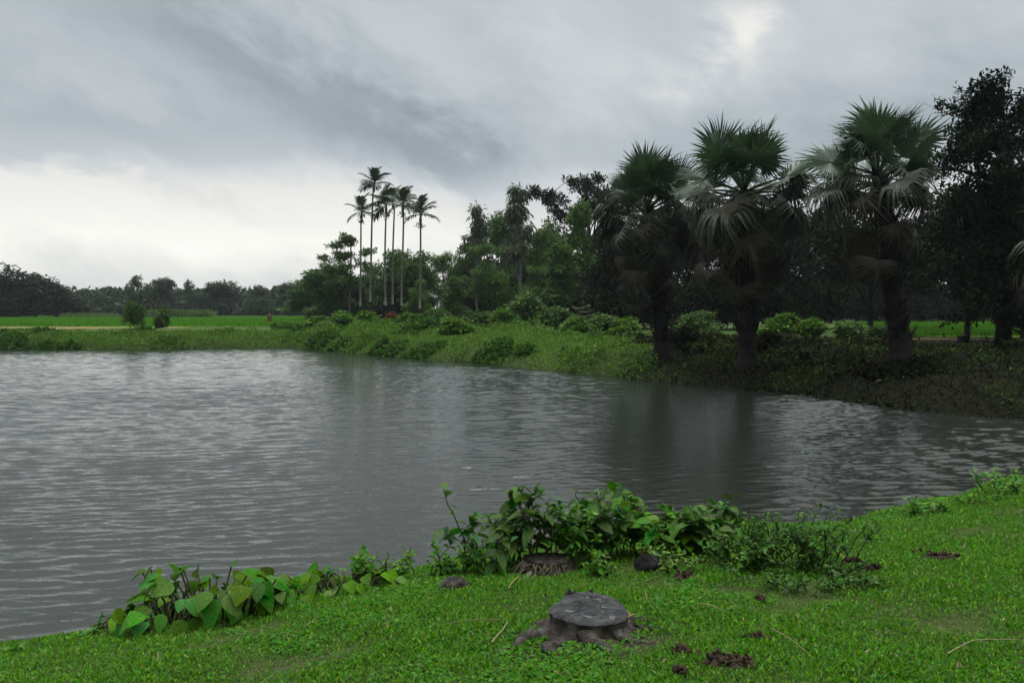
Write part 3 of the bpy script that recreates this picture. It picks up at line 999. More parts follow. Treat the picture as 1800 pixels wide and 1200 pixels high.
# ------------------------------------------------------------------ fan palms
def fan_mesh(seed, mat, pet, Rb, nseg=46, spread=285, split=.52, cup=.18, tip=.15, bend=0.0, sag=.08, ragged=.06, close=1.0):
    """petiole along +x, then a pleated round blade cut into free tips; bend folds the blade down at its hub"""
    rng = np.random.default_rng(seed)
    b = MB()
    t = np.linspace(0, 1, 7)
    pts = np.stack([pet * t, 0 * t, -sag * pet * t ** 2], 1)
    tube(b, pts, np.linspace(.05, .022, 7), 6, flat=.6)
    hub = pts[-1]
    rows = np.array([.03, .22, split, split + (1 - split) * .35, split + (1 - split) * .7, 1.0])
    w = R(spread) / nseg / 2
    for i in range(nseg):
        a = (-R(spread) / 2 + (i + .5) * 2 * w) * close
        Lk = Rb * (.80 + .20 * math.cos(a / 2)) * (1 + rng.normal(0, ragged))
        ww = w * close
        tipd = tip * (1 + rng.normal(0, .35)) * Rb
        side = rng.normal(0, .05) * Rb
        V = []
        for r in rows:
            rr = r * Lk
            f = max(0, (r - split) / (1 - split))
            half = rr * math.tan(ww) if f == 0 else split * Lk * math.tan(ww) * (1 - f ** 1.2) * 1.0 + .002
            z = cup * Rb * (r ** 1.6) * abs(math.sin(a)) - tipd * f ** 1.5
            x0, y0 = rr * math.cos(a), rr * math.sin(a)
            y0 += side * f
            if tip > .4:                      # hanging segments come in under their own weight
                x0 *= 1 - .25 * f * min(tip, 1)
                y0 *= 1 - .25 * f * min(tip, 1)
            n0 = np.array([-math.sin(a), math.cos(a), 0])
            c = np.array([x0, y0, z])
            V += [c + n0 * half, c + np.array([0, 0, -.5 * half]), c - n0 * half]
        V = np.array(V)
        if bend:
            # fold progressively with distance along x
            bx = np.clip(V[:, 0] / (.6 * Rb) + .35, 0, 1) * bend
            cx, sx_ = np.cos(bx), np.sin(bx)
            V = np.stack([V[:, 0] * cx + V[:, 2] * sx_, V[:, 1], -np.abs(V[:, 0]) * sx_ + V[:, 2] * cx], 1)
        V = V + hub
        m = len(rows)
        F = []
        for r in range(m - 1):
            for j in range(2):
                F.append([3 * r + j, 3 * r + j + 1, 3 * r + j + 4, 3 * r + j + 3])
        b.add(V, F, 0, False)
    return b.mesh('frond', mat)


FAN_UP = [fan_mesh(s, M['palm'], 1.45, 1.06, tip=(.04, .10, .18, .30)[s - 1], cup=.14, split=.56, ragged=.10, bend=(0, .1, .2, .3)[s - 1]) for s in (1, 2, 3, 4)]
FAN_MID = [fan_mesh(s, M['palm_old'], 1.5, 1.2, tip=.55, cup=.05, bend=.55, sag=.15, ragged=.1) for s in (4, 5, 6)]
FAN_DRY = [fan_mesh(s, M['palm_dry'], 1.6, 1.25, nseg=36, tip=.75, cup=-.1, bend=1.0, sag=.25, ragged=.18, close=.8, split=.42) for s in (7, 8, 9)]


def fan_palm(px, D, base_dx, hub_py, top_py, label, seed, lean_px=0, n=(13, 10, 22), scale=1.0, trunk_r=.25, skirt=True):
    rng = np.random.default_rng(seed)
    p = at(px, D)
    hub_z = top_h(hub_py, D, p[2])
    lean = lean_px / FPX * D
    o = thing('fan_palm', label, 'palm tree', p, group='fan palms on the bank')
    b = MB()
    t = np.linspace(0, 1, 40)
    z = t * hub_z
    z[0] = -.4
    r = trunk_r * (1.25 - .45 * t) * (1 + .07 * np.sin(np.arange(40) * 2.3))
    r[0:3] *= (1.35, 1.2, 1.05)
    P = np.stack([lean * t ** 1.4, 0 * t, z], 1)
    tube(b, P, r, 14, rough=.07, rng=rng)
    # old leaf bases on the stem
    nb = 170
    h = rng.uniform(.12, 1, nb)
    a = rng.random(nb) * 2 * PI
    base = np.stack([np.interp(h, t, P[:, 0]) + np.cos(a) * trunk_r * (1.2 - .45 * h), np.sin(a) * trunk_r * (1.2 - .45 * h), h * hub_z], 1)
    A = nrm(np.stack([np.cos(a) * .7, np.sin(a) * .7, np.full(nb, .9)], 1))
    strips(b, base, A, np.stack([np.cos(a), np.sin(a), 0 * a], 1), rng.uniform(.15, .42, nb), .14, [1, .9, .6, .15], -.1, .3)
    link('trunk', b.mesh('trunk', M['bark_dark']), o)
    up, mid, dry = n
    k = 0
    for cnt, meshes, e0, e1, nm in ((up, FAN_UP, 86, -4, 'frond'), (mid, FAN_MID, 28, -22, 'old_frond'), (dry, FAN_DRY, 8, -52, 'dry_frond')):
        for i in range(cnt):
            f = i / max(cnt - 1, 1)
            e = R(e0 + (e1 - e0) * f + rng.normal(0, 9))
            w = link(nm, meshes[(k * 7 + seed) % len(meshes)], o)
            zz = hub_z - (0 if nm == 'frond' else .25 if nm == 'old_frond' else .2 + 1.15 * f + .3 * rng.random())
            w.location = (lean, 0, zz)
            w.rotation_euler = (rng.normal(0, .75 if nm == 'frond' else .4), -e, k * 2.39996 + rng.normal(0, .3))
            s = scale * rng.uniform(.74, 1.1)
            w.scale = (s, s, s)
            k += 1
    return o


fan_palm(1165, 31.0, 0, 372, 250, 'smallest looking fan palm, farthest along the bank from the black tree', 1, lean_px=-28, scale=1.0, n=(25, 14, 14))
fan_palm(1315, 27.0, 0, 340, 215, 'middle one of the three big fan palms on the bank', 2, lean_px=-10, scale=1.03, n=(26, 15, 14))
fan_palm(1584, 24.0, 0, 310, 180, 'fan palm with the thick leaning trunk beside the black green tree', 3, lean_px=-44, scale=.90, n=(25, 15, 12))
fan_palm(1900, 25.0, 0, 440, 380, 'short fan palm half out of view under the black green tree', 4, scale=.9, n=(6, 8, 12))

# ------------------------------------------------------------------ bank cover (nobody could count it)
def bank_cover():
    rng = np.random.default_rng(31)
    P2 = np.stack([rng.uniform(-46, 21, 1200000), rng.uniform(14, 74, 1200000)], 1)
    keep = P2[:, 1] > np.interp(P2[:, 0], [-46, -17, -8, 3, 21], [48, 52, 38, 22, 14])
    P2 = P2[keep]
    d, near = shore(P2[:, 0], P2[:, 1])
    lim = np.where(P2[:, 0] / P2[:, 1] < -.29, 4.0, 12.0)
    ok = (d > -.3) & (~near) & (d < lim) & (rng.random(len(d)) < 1.35 - np.clip(d, 0, 12) / 11)
    P2, d = P2[ok], d[ok]
    x, y = P2[:, 0], P2[:, 1]
    z = height(x, y)
    # each clump of plants has its own kind, height and leaf
    m = 1500
    c = np.stack([rng.uniform(-45, 22, m), rng.uniform(15, 75, m)], 1)
    cr, ch, ck = rng.uniform(.35, 1.3, m), rng.random(m) ** 1.7, rng.integers(0, 4, m)
    grid = {}
    for j, (a_, b_) in enumerate(c):
        grid.setdefault((int(a_ // 3), int(b_ // 3)), []).append(j)
    best = np.full(len(x), 9.0)
    who = np.zeros(len(x), int)
    key = np.stack([(x // 3).astype(int), (y // 3).astype(int)], 1)
    order = np.lexsort((key[:, 1], key[:, 0]))
    ku, st = np.unique(key[order], axis=0, return_index=True)
    for (a_, b_), idx in zip(ku, np.split(order, st[1:])):
        cand = [j for u in (-1, 0, 1) for v in (-1, 0, 1) for j in grid.get((a_ + u, b_ + v), [])]
        if not cand:
            continue
        cand = np.array(cand)
        q = np.hypot(x[idx, None] - c[cand, 0], y[idx, None] - c[cand, 1]) / cr[cand]
        k = q.argmin(1)
        best[idx] = q[np.arange(len(idx)), k]
        who[idx] = cand[k]
    dome = np.sqrt(np.clip(1 - best ** 2, 0, 1))
    far = np.clip((y - 25) / 30, 0, 1)
    H = dome * (.12 + (.55 + .35 * far) * ch[who])
    kindv = np.where(best < 1, ck[who], 0)
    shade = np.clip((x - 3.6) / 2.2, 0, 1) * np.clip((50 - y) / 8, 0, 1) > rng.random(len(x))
    lawn = (d > 1.4) & (x > -5) & (x < 6.5) & (y > 29) & (d < 6)
    H = np.where(lawn, H * .25, H) * np.where(shade, .65, 1) * np.clip(d / .8 + .45, .3, 1)
    H = H * (.22 + .78 * np.clip((x / y + .33) / .12, 0, 1))
    kindv = np.where(lawn, 0, kindv)
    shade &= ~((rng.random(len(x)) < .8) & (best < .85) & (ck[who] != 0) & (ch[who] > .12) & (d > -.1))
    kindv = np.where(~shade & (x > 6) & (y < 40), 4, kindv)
    up = H * rng.random(len(x)) ** .45 + .05 * rng.random(len(x))
    P = np.stack([x, y, z + up], 1)
    A = nrm(rvec(rng, len(x)) + np.array([0, -.3, .25]))
    U = nrm(rvec(rng, len(x)) * .6 + np.array([0, 0, 1]))
    L = (.07 + .12 * rng.random(len(x))) * (.6 + y / 75) * np.array([.75, 1.0, 1.5, 1.1, 1.0])[kindv]
    W = L * np.array([.40, .55, .65, .28, .45])[kindv]
    b = MB()
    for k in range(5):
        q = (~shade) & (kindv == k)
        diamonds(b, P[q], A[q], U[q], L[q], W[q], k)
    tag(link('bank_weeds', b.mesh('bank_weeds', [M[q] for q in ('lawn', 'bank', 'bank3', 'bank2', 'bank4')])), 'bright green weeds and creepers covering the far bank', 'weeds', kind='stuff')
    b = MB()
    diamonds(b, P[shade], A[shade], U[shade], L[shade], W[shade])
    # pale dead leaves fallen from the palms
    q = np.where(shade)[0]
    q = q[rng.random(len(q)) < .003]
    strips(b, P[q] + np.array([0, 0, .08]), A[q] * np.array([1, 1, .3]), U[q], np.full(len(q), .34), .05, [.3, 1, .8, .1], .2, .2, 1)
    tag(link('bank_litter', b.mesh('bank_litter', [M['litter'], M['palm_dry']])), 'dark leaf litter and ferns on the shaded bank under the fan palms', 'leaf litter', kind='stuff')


def rice(name, label, poly_px, D0, D1, h, n, seed):
    """young rice standing in the paddy"""
    rng = np.random.default_rng(seed)
    D = D0 * (D1 / D0) ** rng.random(n)
    x = (rng.uniform(poly_px[0], poly_px[1], n) - 900) / FPX * D
    P = np.stack([x, D, np.full(n, FIELD + .02)], 1)
    A = nrm(np.stack([rng.normal(0, .3, n), rng.normal(0, .3, n), np.ones(n)], 1))
    L = h * rng.uniform(.7, 1.1, n) * (1 + .12 * wobble(x * .35, D * .35))
    b = MB()
    diamonds(b, P, A, rvec(rng, n), L, .05 + D * .0011)
    tag(link(name, b.mesh(name, M['rice'])), label, 'rice', kind='stuff')


bank_cover()
rice('rice_plants', 'vivid green young rice of the wide paddy before the far tree line', (-150, 585), 71.5, 212, .42, 90000, 61)
rice('rice_plants', 'vivid green young rice of the small paddy beyond the leaning palm', (1470, 2000), 43, 86, .36, 50000, 62)

G_B = 'bushes along the top of the far bank'
for kname, px, py, D, w, lab in [
        ('bush', 560, 556, 62, 60, 'green mound of creepers where the far bank meets the wood'),
        ('bush', 600, 548, 64, 70, 'broad bright bush at the feet of the short areca palm'),
        ('bush', 648, 547, 66, 60, 'bright bush at the foot of the tallest areca palm'),
        ('bush_red', 688, 548, 66, 30, 'red leaved bush below the areca palms'),
        ('bush', 720, 550, 64, 50, 'green bush right beside the red leaved one'),
        ('bush_dark', 770, 545, 62, 60, 'dark bush beyond the lone areca palm'),
        ('bush', 800, 560, 48, 70, 'low green bush on the bank slope below the bamboo'),
        ('bush_dark', 845, 548, 58, 70, 'dark green bush between bamboo clump and pale gum trunk'),
        ('bush_light', 925, 515, 62, 75, 'fine leaved yellow green bush below the pale gum trunk'),
        ('bush', 885, 542, 56, 60, 'leafy bush just before the yellow green one'),
        ('bush_dark', 975, 540, 58, 70, 'dark bush under the loose light tree'),
        ('bush', 1010, 556, 46, 60, 'small bright bush by the feathery sapling'),
        ('bush_dark', 1060, 553, 48, 70, 'dark bush just short of the smallest fan palm'),
        ('bush', 1100, 558, 44, 60, 'green bush touching the smallest fan palm'),
        ('bush_dark', 1225, 548, 44, 80, 'shaded bush between the first and second fan palm trunks'),
        ('bush', 1375, 552, 39, 75, 'bright creeper mound behind the middle fan palm'),
        ('bush', 1425, 560, 38, 60, 'lower end of the bright creeper mound'),
        ('bush_dark', 1500, 568, 36, 80, 'bluish dark bush between middle and leaning fan palm'),
        ('bush_dark', 1545, 572, 35, 50, 'dark bush at the foot of the leaning fan palm'),
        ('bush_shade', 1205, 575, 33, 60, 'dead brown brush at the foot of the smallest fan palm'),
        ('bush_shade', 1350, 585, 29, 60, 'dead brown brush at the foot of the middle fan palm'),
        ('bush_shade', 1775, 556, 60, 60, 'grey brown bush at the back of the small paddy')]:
    T(kname, 'bank_bush', px, py, D, w, lab, 'bush', G_B)


def feathery_sapling():
    rng = np.random.default_rng(6)
    p = at(1030, 40)
    o = thing('leaning_sapling', 'thin leaning sapling with sparse feathery leaves on the bank', 'sapling', p)
    b, l = MB(), MB()
    h = top_h(545, 40, p[2]) + .3
    tip = np.array([-.75, 0, h])
    tube(b, np.linspace([.6, 0, -.1], tip, 6), np.linspace(.03, .012, 6), 5)
    for i in range(6):
        u = rng.uniform(.55, 1)
        s = np.array([.6, 0, 0]) * (1 - u) + tip * u
        e = s + np.array([rng.uniform(.3, .9), rng.normal(0, .3), rng.uniform(-.15, .25)])
        tube(b, np.linspace(s, e, 4), .008, 4)
        P = np.repeat(np.linspace(s, e, 12), 2, 0)
        A = nrm(np.tile([[0.3, 1, -.1], [0.3, -1, -.1]], (12, 1)) + rng.normal(0, .15, (24, 3)))
        diamonds(l, P, A, np.tile([0, 0, 1.0], (24, 1)), np.full(24, .2), np.full(24, .08))
    link('stem', b.mesh('stem', M['bark']), o)
    link('foliage', l.mesh('foliage', M['cane']), o)


feathery_sapling()


def small_stump():
    p = on_ground(1692, 610)
    o = thing('cut_stump', 'small black cut stump on the shaded bank before the small paddy', 'stump', p)
    rng = np.random.default_rng(8)
    b = MB()
    tube(b, [(0, 0, -.2), (0, 0, .1), (.02, 0, .3), (.02, .02, .44)], [.26, .22, .2, .2], 11, rough=.08, rng=rng)
    link('trunk', b.mesh('trunk', M['bark_dark']), o)
    c = MB()
    tube(c, [(.02, .02, .445), (.02, .02, .47)], [.17, .15], 11)
    link('cut_face', c.mesh('cut_face', M['tan']), o)


small_stump()

# ------------------------------------------------------------------ foreground
STUMP = on_ground(1038, 1112)
OLD = on_ground(965, 1004)


def main_stump():
    rng = np.random.default_rng(12)
    o = thing('tree_stump', 'grey weathered tree stump with spreading roots in the turf', 'stump', STUMP + np.array([0, 0, .004]), 0, (1.06, 1.06, .88))
    # cut block: pointed to one side, straight along the front, tilted to the camera, flaring into its roots
    O = np.array([(-.245, -.03), (-.20, .07), (-.11, .165), (.02, .19), (.13, .145), (.205, .04), (.195, -.09), (.06, -.135), (-.10, -.12)])
    for _ in range(3):
        N_ = np.roll(O, -1, 0)
        O = np.stack([.75 * O + .25 * N_, .25 * O + .75 * N_], 1).reshape(-1, 2)
    ns = len(O)
    O = O * (1 + .018 * rng.normal(size=(ns, 1)))
    th = np.arctan2(O[:, 1], O[:, 0])
    lobe = sum(w * np.exp(-((np.angle(np.exp(1j * (th - R(a_))))) / R(s_)) ** 2) for a_, w, s_ in ((195, .75, 16), (228, .60, 12), (275, .75, 15), (322, .5, 14), (355, .8, 16), (38, .6, 18), (150, .6, 18)))
    b, c = MB(), MB()

    def ring(f, z, tilt=0.0, fl=0.0, dz=0.0):
        k = f + fl * lobe
        return np.stack([O[:, 0] * k, O[:, 1] * k, z + tilt * O[:, 1] + dz * lobe], 1)
    rows = [ring(1.45, -.10, 0, 1.5), ring(1.22, -.035, 0, 1.15, .015), ring(1.06, .0, 0, .62, .03), ring(.98, .035, .05, .22, .03), ring(.955, .085, .16, .05), ring(1.0, .130, .26)]
    V = np.concatenate(rows)
    V += rng.normal(0, .005, V.shape) * np.repeat([1, 1, 1, 1, .7, .3], ns)[:, None]
    F = [[r * ns + j, r * ns + (j + 1) % ns, (r + 1) * ns + (j + 1) % ns, (r + 1) * ns + j] for r in range(5) for j in range(ns)]
    b.add(V, F, 0, True)
    link('body', b.mesh('body', M['stump']), o)
    tops = [ring(1.0, .1325, .26), ring(.965, .146, .27), ring(.62, .160, .29), ring(.28, .166, .29)]
    V = np.concatenate(tops)
    V[ns:] += rng.normal(0, .0030, V[ns:].shape)
    F = [[r * ns + j, r * ns + (j + 1) % ns, (r + 1) * ns + (j + 1) % ns, (r + 1) * ns + j] for r in range(3) for j in range(ns)]
    c.add(V, F, 0, True)
    c.add(np.concatenate([tops[3], [[0, 0, .167]]]), [[j, (j + 1) % ns, ns] for j in range(ns)], 0, True)
    link('cut_face', c.mesh('cut_face', M['cut']), o)
    # torn splinters left standing along the back edge
    kb = MB()
    for i in range(9):
        x0 = -.115 + .017 * i + rng.normal(0, .004)
        hh = .190 + .018 * math.sin(i * .9 + .4) + rng.normal(0, .006)
        tube(kb, [(x0, .165, .02), (x0, .18, .12), (x0 + rng.normal(0, .008), .185, hh - .02), (x0 + rng.normal(0, .01), .19, hh)], [.022, .020, .012, .003], 6, rough=.15, rng=rng)
    link('splinters', kb.mesh('splinters', M['cut_side']), o)
    # roots
    roots = [[(-.30, -.06, .05), (-.36, -.11, .03), (-.42, -.20, .03), (-.52, -.27, .015), (-.66, -.42, -.05)],
             [(-.21, -.20, .07), (-.235, -.27, .06), (-.225, -.37, .04), (-.18, -.47, .02), (-.16, -.68, -.04)],
             [(-.03, -.13, .0), (.0, -.22, .02), (.03, -.33, .02), (.02, -.48, .01), (.04, -.66, -.04)],
             [(.12, -.12, .0), (.18, -.19, .02), (.26, -.24, .01), (.38, -.28, -.05)],
             [(.21, -.02, .07), (.30, -.03, .055), (.39, -.02, .03), (.52, -.03, -.05)],
             [(.17, .12, .06), (.26, .16, .05), (.36, .18, .01), (.5, .22, -.05)],
             [(-.2, .1, .05), (-.3, .14, .04), (-.42, .16, -.05)]]
    sizes = [.032, .030, .033, .020, .027, .024, .020]
    for rt, s in zip(roots, sizes):
        r_ = MB()
        rt = np.array(rt)
        t = np.linspace(0, 1, len(rt))
        tt = np.linspace(0, 1, 14)
        c_ = np.stack([np.interp(tt, t, rt[:, i]) for i in range(3)], 1) + rng.normal(0, .006, (14, 3))
        gz = height(STUMP[0] + c_[:, 0], STUMP[1] + c_[:, 1]) - STUMP[2]
        c_[:, 0] += .018 * np.sin(tt * 9 + s * 90)
        c_[:, 2] = gz + .018 * (1 - tt) ** .7 - .014 * tt + .004 * np.sin(tt * 21 + s * 70)
        tube(r_, c_, s * np.linspace(1.5, .45, 14) * (1 + .10 * np.sin(tt * 17 + s * 50)), 11, rough=.13, rng=rng)
        link('root', r_.mesh('root', M['stump']), o)


main_stump()


def old_stump():
    rng = np.random.default_rng(22)
    o = thing('coppice_stump', 'pale old stump with frayed side, sprouting leafy shoots at the waterside', 'stump', OLD, 0, (.85, .85, .75))
    b = MB()
    ns = 30
    th = np.linspace(0, 2 * PI, ns, endpoint=False)
    rad = 1 + .08 * np.sin(3 * th) + .03 * rng.normal(size=ns)
    rows = [(1.25, -.08), (1.1, .06), (1.0, .14), (.98, .19)]
    V = np.concatenate([np.stack([.24 * f * rad * np.cos(th), .19 * f * rad * np.sin(th), np.full(ns, z * .75)], 1) for f, z in rows]) + rng.normal(0, .006, (4 * ns, 3))
    F = [[r * ns + j, r * ns + (j + 1) % ns, (r + 1) * ns + (j + 1) % ns, (r + 1) * ns + j] for r in range(3) for j in range(ns)]
    b.add(V, F, 0, True)
    link('body', b.mesh('body', M['stump']), o)
    c = MB()
    c.add(np.concatenate([V[3 * ns:] + np.array([0, 0, .003]), [[0, 0, .155]]]), [[j, (j + 1) % ns, ns] for j in range(ns)], 0, True)
    link('cut_face', c.mesh('cut_face', M['stump']), o)
    f = MB()
    for i in range(46):
        a = rng.uniform(PI * 1.02, PI * 1.75)
        s = np.array([.25 * math.cos(a), .20 * math.sin(a), rng.uniform(.06, .15)])
        e = s * np.array([1.15, 1.2, 0]) + np.array([rng.normal(0, .05), rng.normal(0, .03), -.02])
        tube(f, np.stack([s, (s + e) / 2 + rng.normal(0, .02, 3), e]), [.008, .009, .005], 4)
    link('bark_strands', f.mesh('bark_strands', M['tan']), o)
    r_ = MB()
    tube(r_, [(-.18, -.2, .05), (-.26, -.38, .03), (-.34, -.6, .02), (-.42, -.75, 0)], [.03, .025, .02, .01], 6, rough=.1, rng=rng)
    link('root', r_.mesh('root', M['tan']), o)


old_stump()


def lump(name, label, cat, px, py, sx, sy, sz, mat, seed, n=22, sink=.3):
    """an uneven stone or clod: a noisy ellipsoid shell"""
    rng = np.random.default_rng(seed)
    p = on_ground(px, py)
    a = np.linspace(0, 2 * PI, n, endpoint=False)
    e = np.linspace(-PI / 2, PI / 2, n // 2)
    E, A_ = np.meshgrid(e, a, indexing='ij')
    u = np.stack([np.cos(E) * np.cos(A_), np.cos(E) * np.sin(A_), np.sin(E)], -1)
    ph = rng.random(6) * 6
    rr = 1 + .16 * np.sin(3 * u[..., 0] * 2 + ph[0]) * np.sin(4 * u[..., 1] + ph[1]) + .10 * np.sin(7 * u[..., 2] + 5 * u[..., 0] + ph[2]) + .05 * np.sin(13 * u[..., 1] + ph[3]) * np.sin(11 * u[..., 0] + ph[4])
    rr[1:-1] += rng.normal(0, .03, rr[1:-1].shape)
    V = u * rr[..., None] * np.array([sx, sy, sz])
    m = n // 2
    i, j = np.meshgrid(np.arange(m - 1), np.arange(n), indexing='ij')
    F = np.stack([i * n + j, i * n + (j + 1) % n, (i + 1) * n + (j + 1) % n, (i + 1) * n + j], -1).reshape(-1, 4)
    o = link(name, MB().add(V, F, 0, True).mesh(name, M[mat]))
    o.location = p + np.array([0, 0, sz * (1 - 2 * sink)])
    o.rotation_euler = (0, 0, rng.random() * 6)
    return tag(o, label, cat)


lump('dark_rock', 'black rounded rock between the waterside plants', 'rock', 1140, 1002, .115, .10, .09, 'stone', 1, sink=.34)
lump('brown_rock', 'flat brown rock beside the light green herb at the water edge', 'rock', 797, 1036, .11, .08, .075, 'stump', 2, sink=.36)


def clod(label, px, py, r, n, seed):
    """a scatter of crumbs lying together on bare earth"""
    rng = np.random.default_rng(seed)
    p = on_ground(px, py)
    b = MB()
    m = 20
    th = np.linspace(0, 2 * PI, m, endpoint=False)
    rr = r * (1 + .25 * np.sin(3 * th + seed) + .12 * rng.normal(size=m))
    rim = np.stack([rr * np.cos(th), .75 * rr * np.sin(th), np.full(m, -.005)], 1)
    mid = rim * np.array([.6, .6, 1]) + np.array([0, 0, .02])
    b.add(np.concatenate([rim, mid, [[0, 0, .022]]]), [[j, (j + 1) % m, m + (j + 1) % m, m + j] for j in range(m)], 0, True)
    b.add(np.concatenate([mid, [[0, 0, .022]]]), [[j, (j + 1) % m, m] for j in range(m)], 0, True)
    for i in range(n):
        q = np.array([rng.normal(0, r * .45), rng.normal(0, r * .33), rng.uniform(.0, .035)])
        s = rng.uniform(.008, .026)
        d = rvec(rng, 1)[0]
        tube(b, [q - d * s, q - d * s * .4, q + d * s * .5, q + d * s], [s * .3, s * .8, s * .7, s * .2], 5, rough=.2, rng=rng)
    o = link('soil_clod', b.mesh('soil_clod', M['soil']))
    o.location = p + np.array([0, 0, .012])
    return tag(o, label, 'soil', 'bare soil crumbs in the turf')


CLODS = [(1282, 1172, .125, 70), (1335, 1128, .055, 24), (1200, 1152, .06, 22), (1195, 1190, .05, 22), (1655, 985, .16, 50), (1535, 1005, .07, 25), (1335, 1060, .04, 10), (1500, 992, .07, 20), (1062, 1012, .05, 12), (1205, 1018, .09, 25)]
CL_LAB = ['largest patch of dark crumbly soil in the turf near the stump', 'small soil crumbs just above the largest dark soil patch', 'soil crumbs between the stump and the largest dark patch',
          'reddish soil crumbs just below another small patch near the stump', 'wide brown worn patch in the grass far from the stump', 'brown soil crumbs just past the wispy dark bushes',
          'tiny crumbs of soil in open turf', 'soil crumbs at the end of the wispy dark bushes', 'tiny soil crumbs under the light herb by the old stump', 'soil crumbs in front of the black rock']
for i, ((px, py, r, n), lab) in enumerate(zip(CLODS, CL_LAB)):
    clod(lab, px, py, r, n, 50 + i)


def straw(label, pix, r, name='grass_straw', mat='straw', lift=.03):
    pts = np.array([on_ground(*q) for q in pix])
    c = pts.mean(0)
    tt = np.linspace(0, 1, 9)
    t0 = np.linspace(0, 1, len(pts))
    P = np.stack([np.interp(tt, t0, pts[:, i]) for i in range(3)], 1) - c
    P[:, 2] += lift + .015 * np.sin(tt * PI)
    b = MB()
    tube(b, P, np.linspace(r, r * .6, 9), 5)
    o = link(name, b.mesh(name, M[mat]))
    o.location = c
    return tag(o, label, 'straw' if name == 'grass_straw' else 'twig')


straw('short curved pale twig lying beside the stump', [(864, 1143), (884, 1125), (893, 1105)], .006, 'twig', lift=.045)
straw('thin straw lying before the old pale stump', [(893, 1045), (915, 1022)], .006, lift=.045)
straw('long tan dead stalk lying in the grass at the far corner from the stump', [(1665, 1165), (1710, 1145), (1790, 1140)], .005, lift=.045)
straw('pale stalk lying across the stump roots', [(1085, 1112), (1110, 1104), (1120, 1098)], .006, lift=.06)
straw('fine straw above the largest dark soil patch', [(1355, 1120), (1420, 1165)], .0035, lift=.05)
straw('fine straw in the open turf behind the stump', [(1225, 1075), (1280, 1092)], .0035, lift=.05)
straw('long fine straw beside the curved pale twig', [(790, 1110), (890, 1105)], .003, lift=.05)


# --- plants at the water's edge
def shoots(name, label, cat, px, py, H, spread, nst, nleaf, Lf, Wf, mat, seed, droop=.35, prof=(.12, .75, 1, .8, .08), lo=.2, lean=.35, elev=.15, tuft=0, side=2):
    """a bush of wandering stems with side twigs, leaves set round them in a spiral"""
    rng = np.random.default_rng(seed)
    p = on_ground(px, py)
    o = thing(name, label, cat, p)
    s, l = MB(), MB()
    P, A, L = [], [], []

    def stem(b0, e, k, u0, r):
        h = np.linalg.norm(e - b0)
        t = np.linspace(0, 1, 9)
        w = np.cumsum(rng.normal(0, .035, (9, 3)), 0) * h
        w -= t[:, None] * w[-1] * .5
        w[0] = 0
        c = b0 + (e - b0) * t[:, None] + w * np.array([1, 1, .3]) + np.array([0, 0, .10 * h]) * np.sin(t * PI)[:, None]
        tube(s, c, np.linspace(r, r * .4, 9), 5)
        u = u0 + (1 - u0) * (np.arange(k) + rng.random(k)) / k
        q = np.stack([np.interp(u, t, c[:, j]) for j in range(3)], 1)
        an = np.arange(k) * 2.4 + rng.random() * 6
        el = elev + .6 * u ** 2 + rng.normal(0, .3, k)
        P.append(q)
        A.append(nrm(np.stack([np.cos(an) * np.cos(el), np.sin(an) * np.cos(el), np.sin(el)], 1)))
        L.append(Lf * rng.uniform(.45, 1.12, k) * (1.05 - .3 * u))
        if tuft:
            P.append(np.tile(c[-1], (tuft, 1)))
            A.append(nrm(rvec(rng, tuft) + np.array([0, 0, .8])))
            L.append(Lf * rng.uniform(.4, .8, tuft))
        return c

    for i in range(nst):
        a = rng.random() * 2 * PI
        r0 = spread * .45 * math.sqrt(rng.random())
        b0 = np.array([r0 * math.cos(a), r0 * .7 * math.sin(a), 0])
        b0[2] = float(height(p[0] + b0[0], p[1] + b0[1])) - p[2] - .03
        a2 = a + rng.normal(0, .8)
        h = H * rng.uniform(.50, 1.0)
        e = b0 + np.array([math.cos(a2) * spread * lean, math.sin(a2) * spread * lean * .7, h])
        c = stem(b0, e, nleaf, lo, .0055 + .004 * H)
        for j in range(side):
            u = rng.uniform(.25, .75)
            q = c[int(u * 8)]
            a3 = rng.random() * 2 * PI
            g_ = h * rng.uniform(.25, .5)
            stem(q, q + np.array([math.cos(a3) * g_ * .7, math.sin(a3) * g_ * .6, g_ * .75]), max(nleaf // 2, 3), .25, .004)
    P, A, L = np.concatenate(P), np.concatenate(A), np.concatenate(L)
    U = nrm(np.array([0, 0, 1.0]) + .55 * rvec(rng, len(P)))
    strips(l, P, A, U, L, L * Wf / Lf * rng.uniform(.85, 1.15, len(P)), prof, droop * (1 + .4 * rng.normal(size=len(P))), .22)
    link('stems', s.mesh('stems', M['stem']), o)
    link('foliage', l.mesh('foliage', M[mat]), o)
    return o


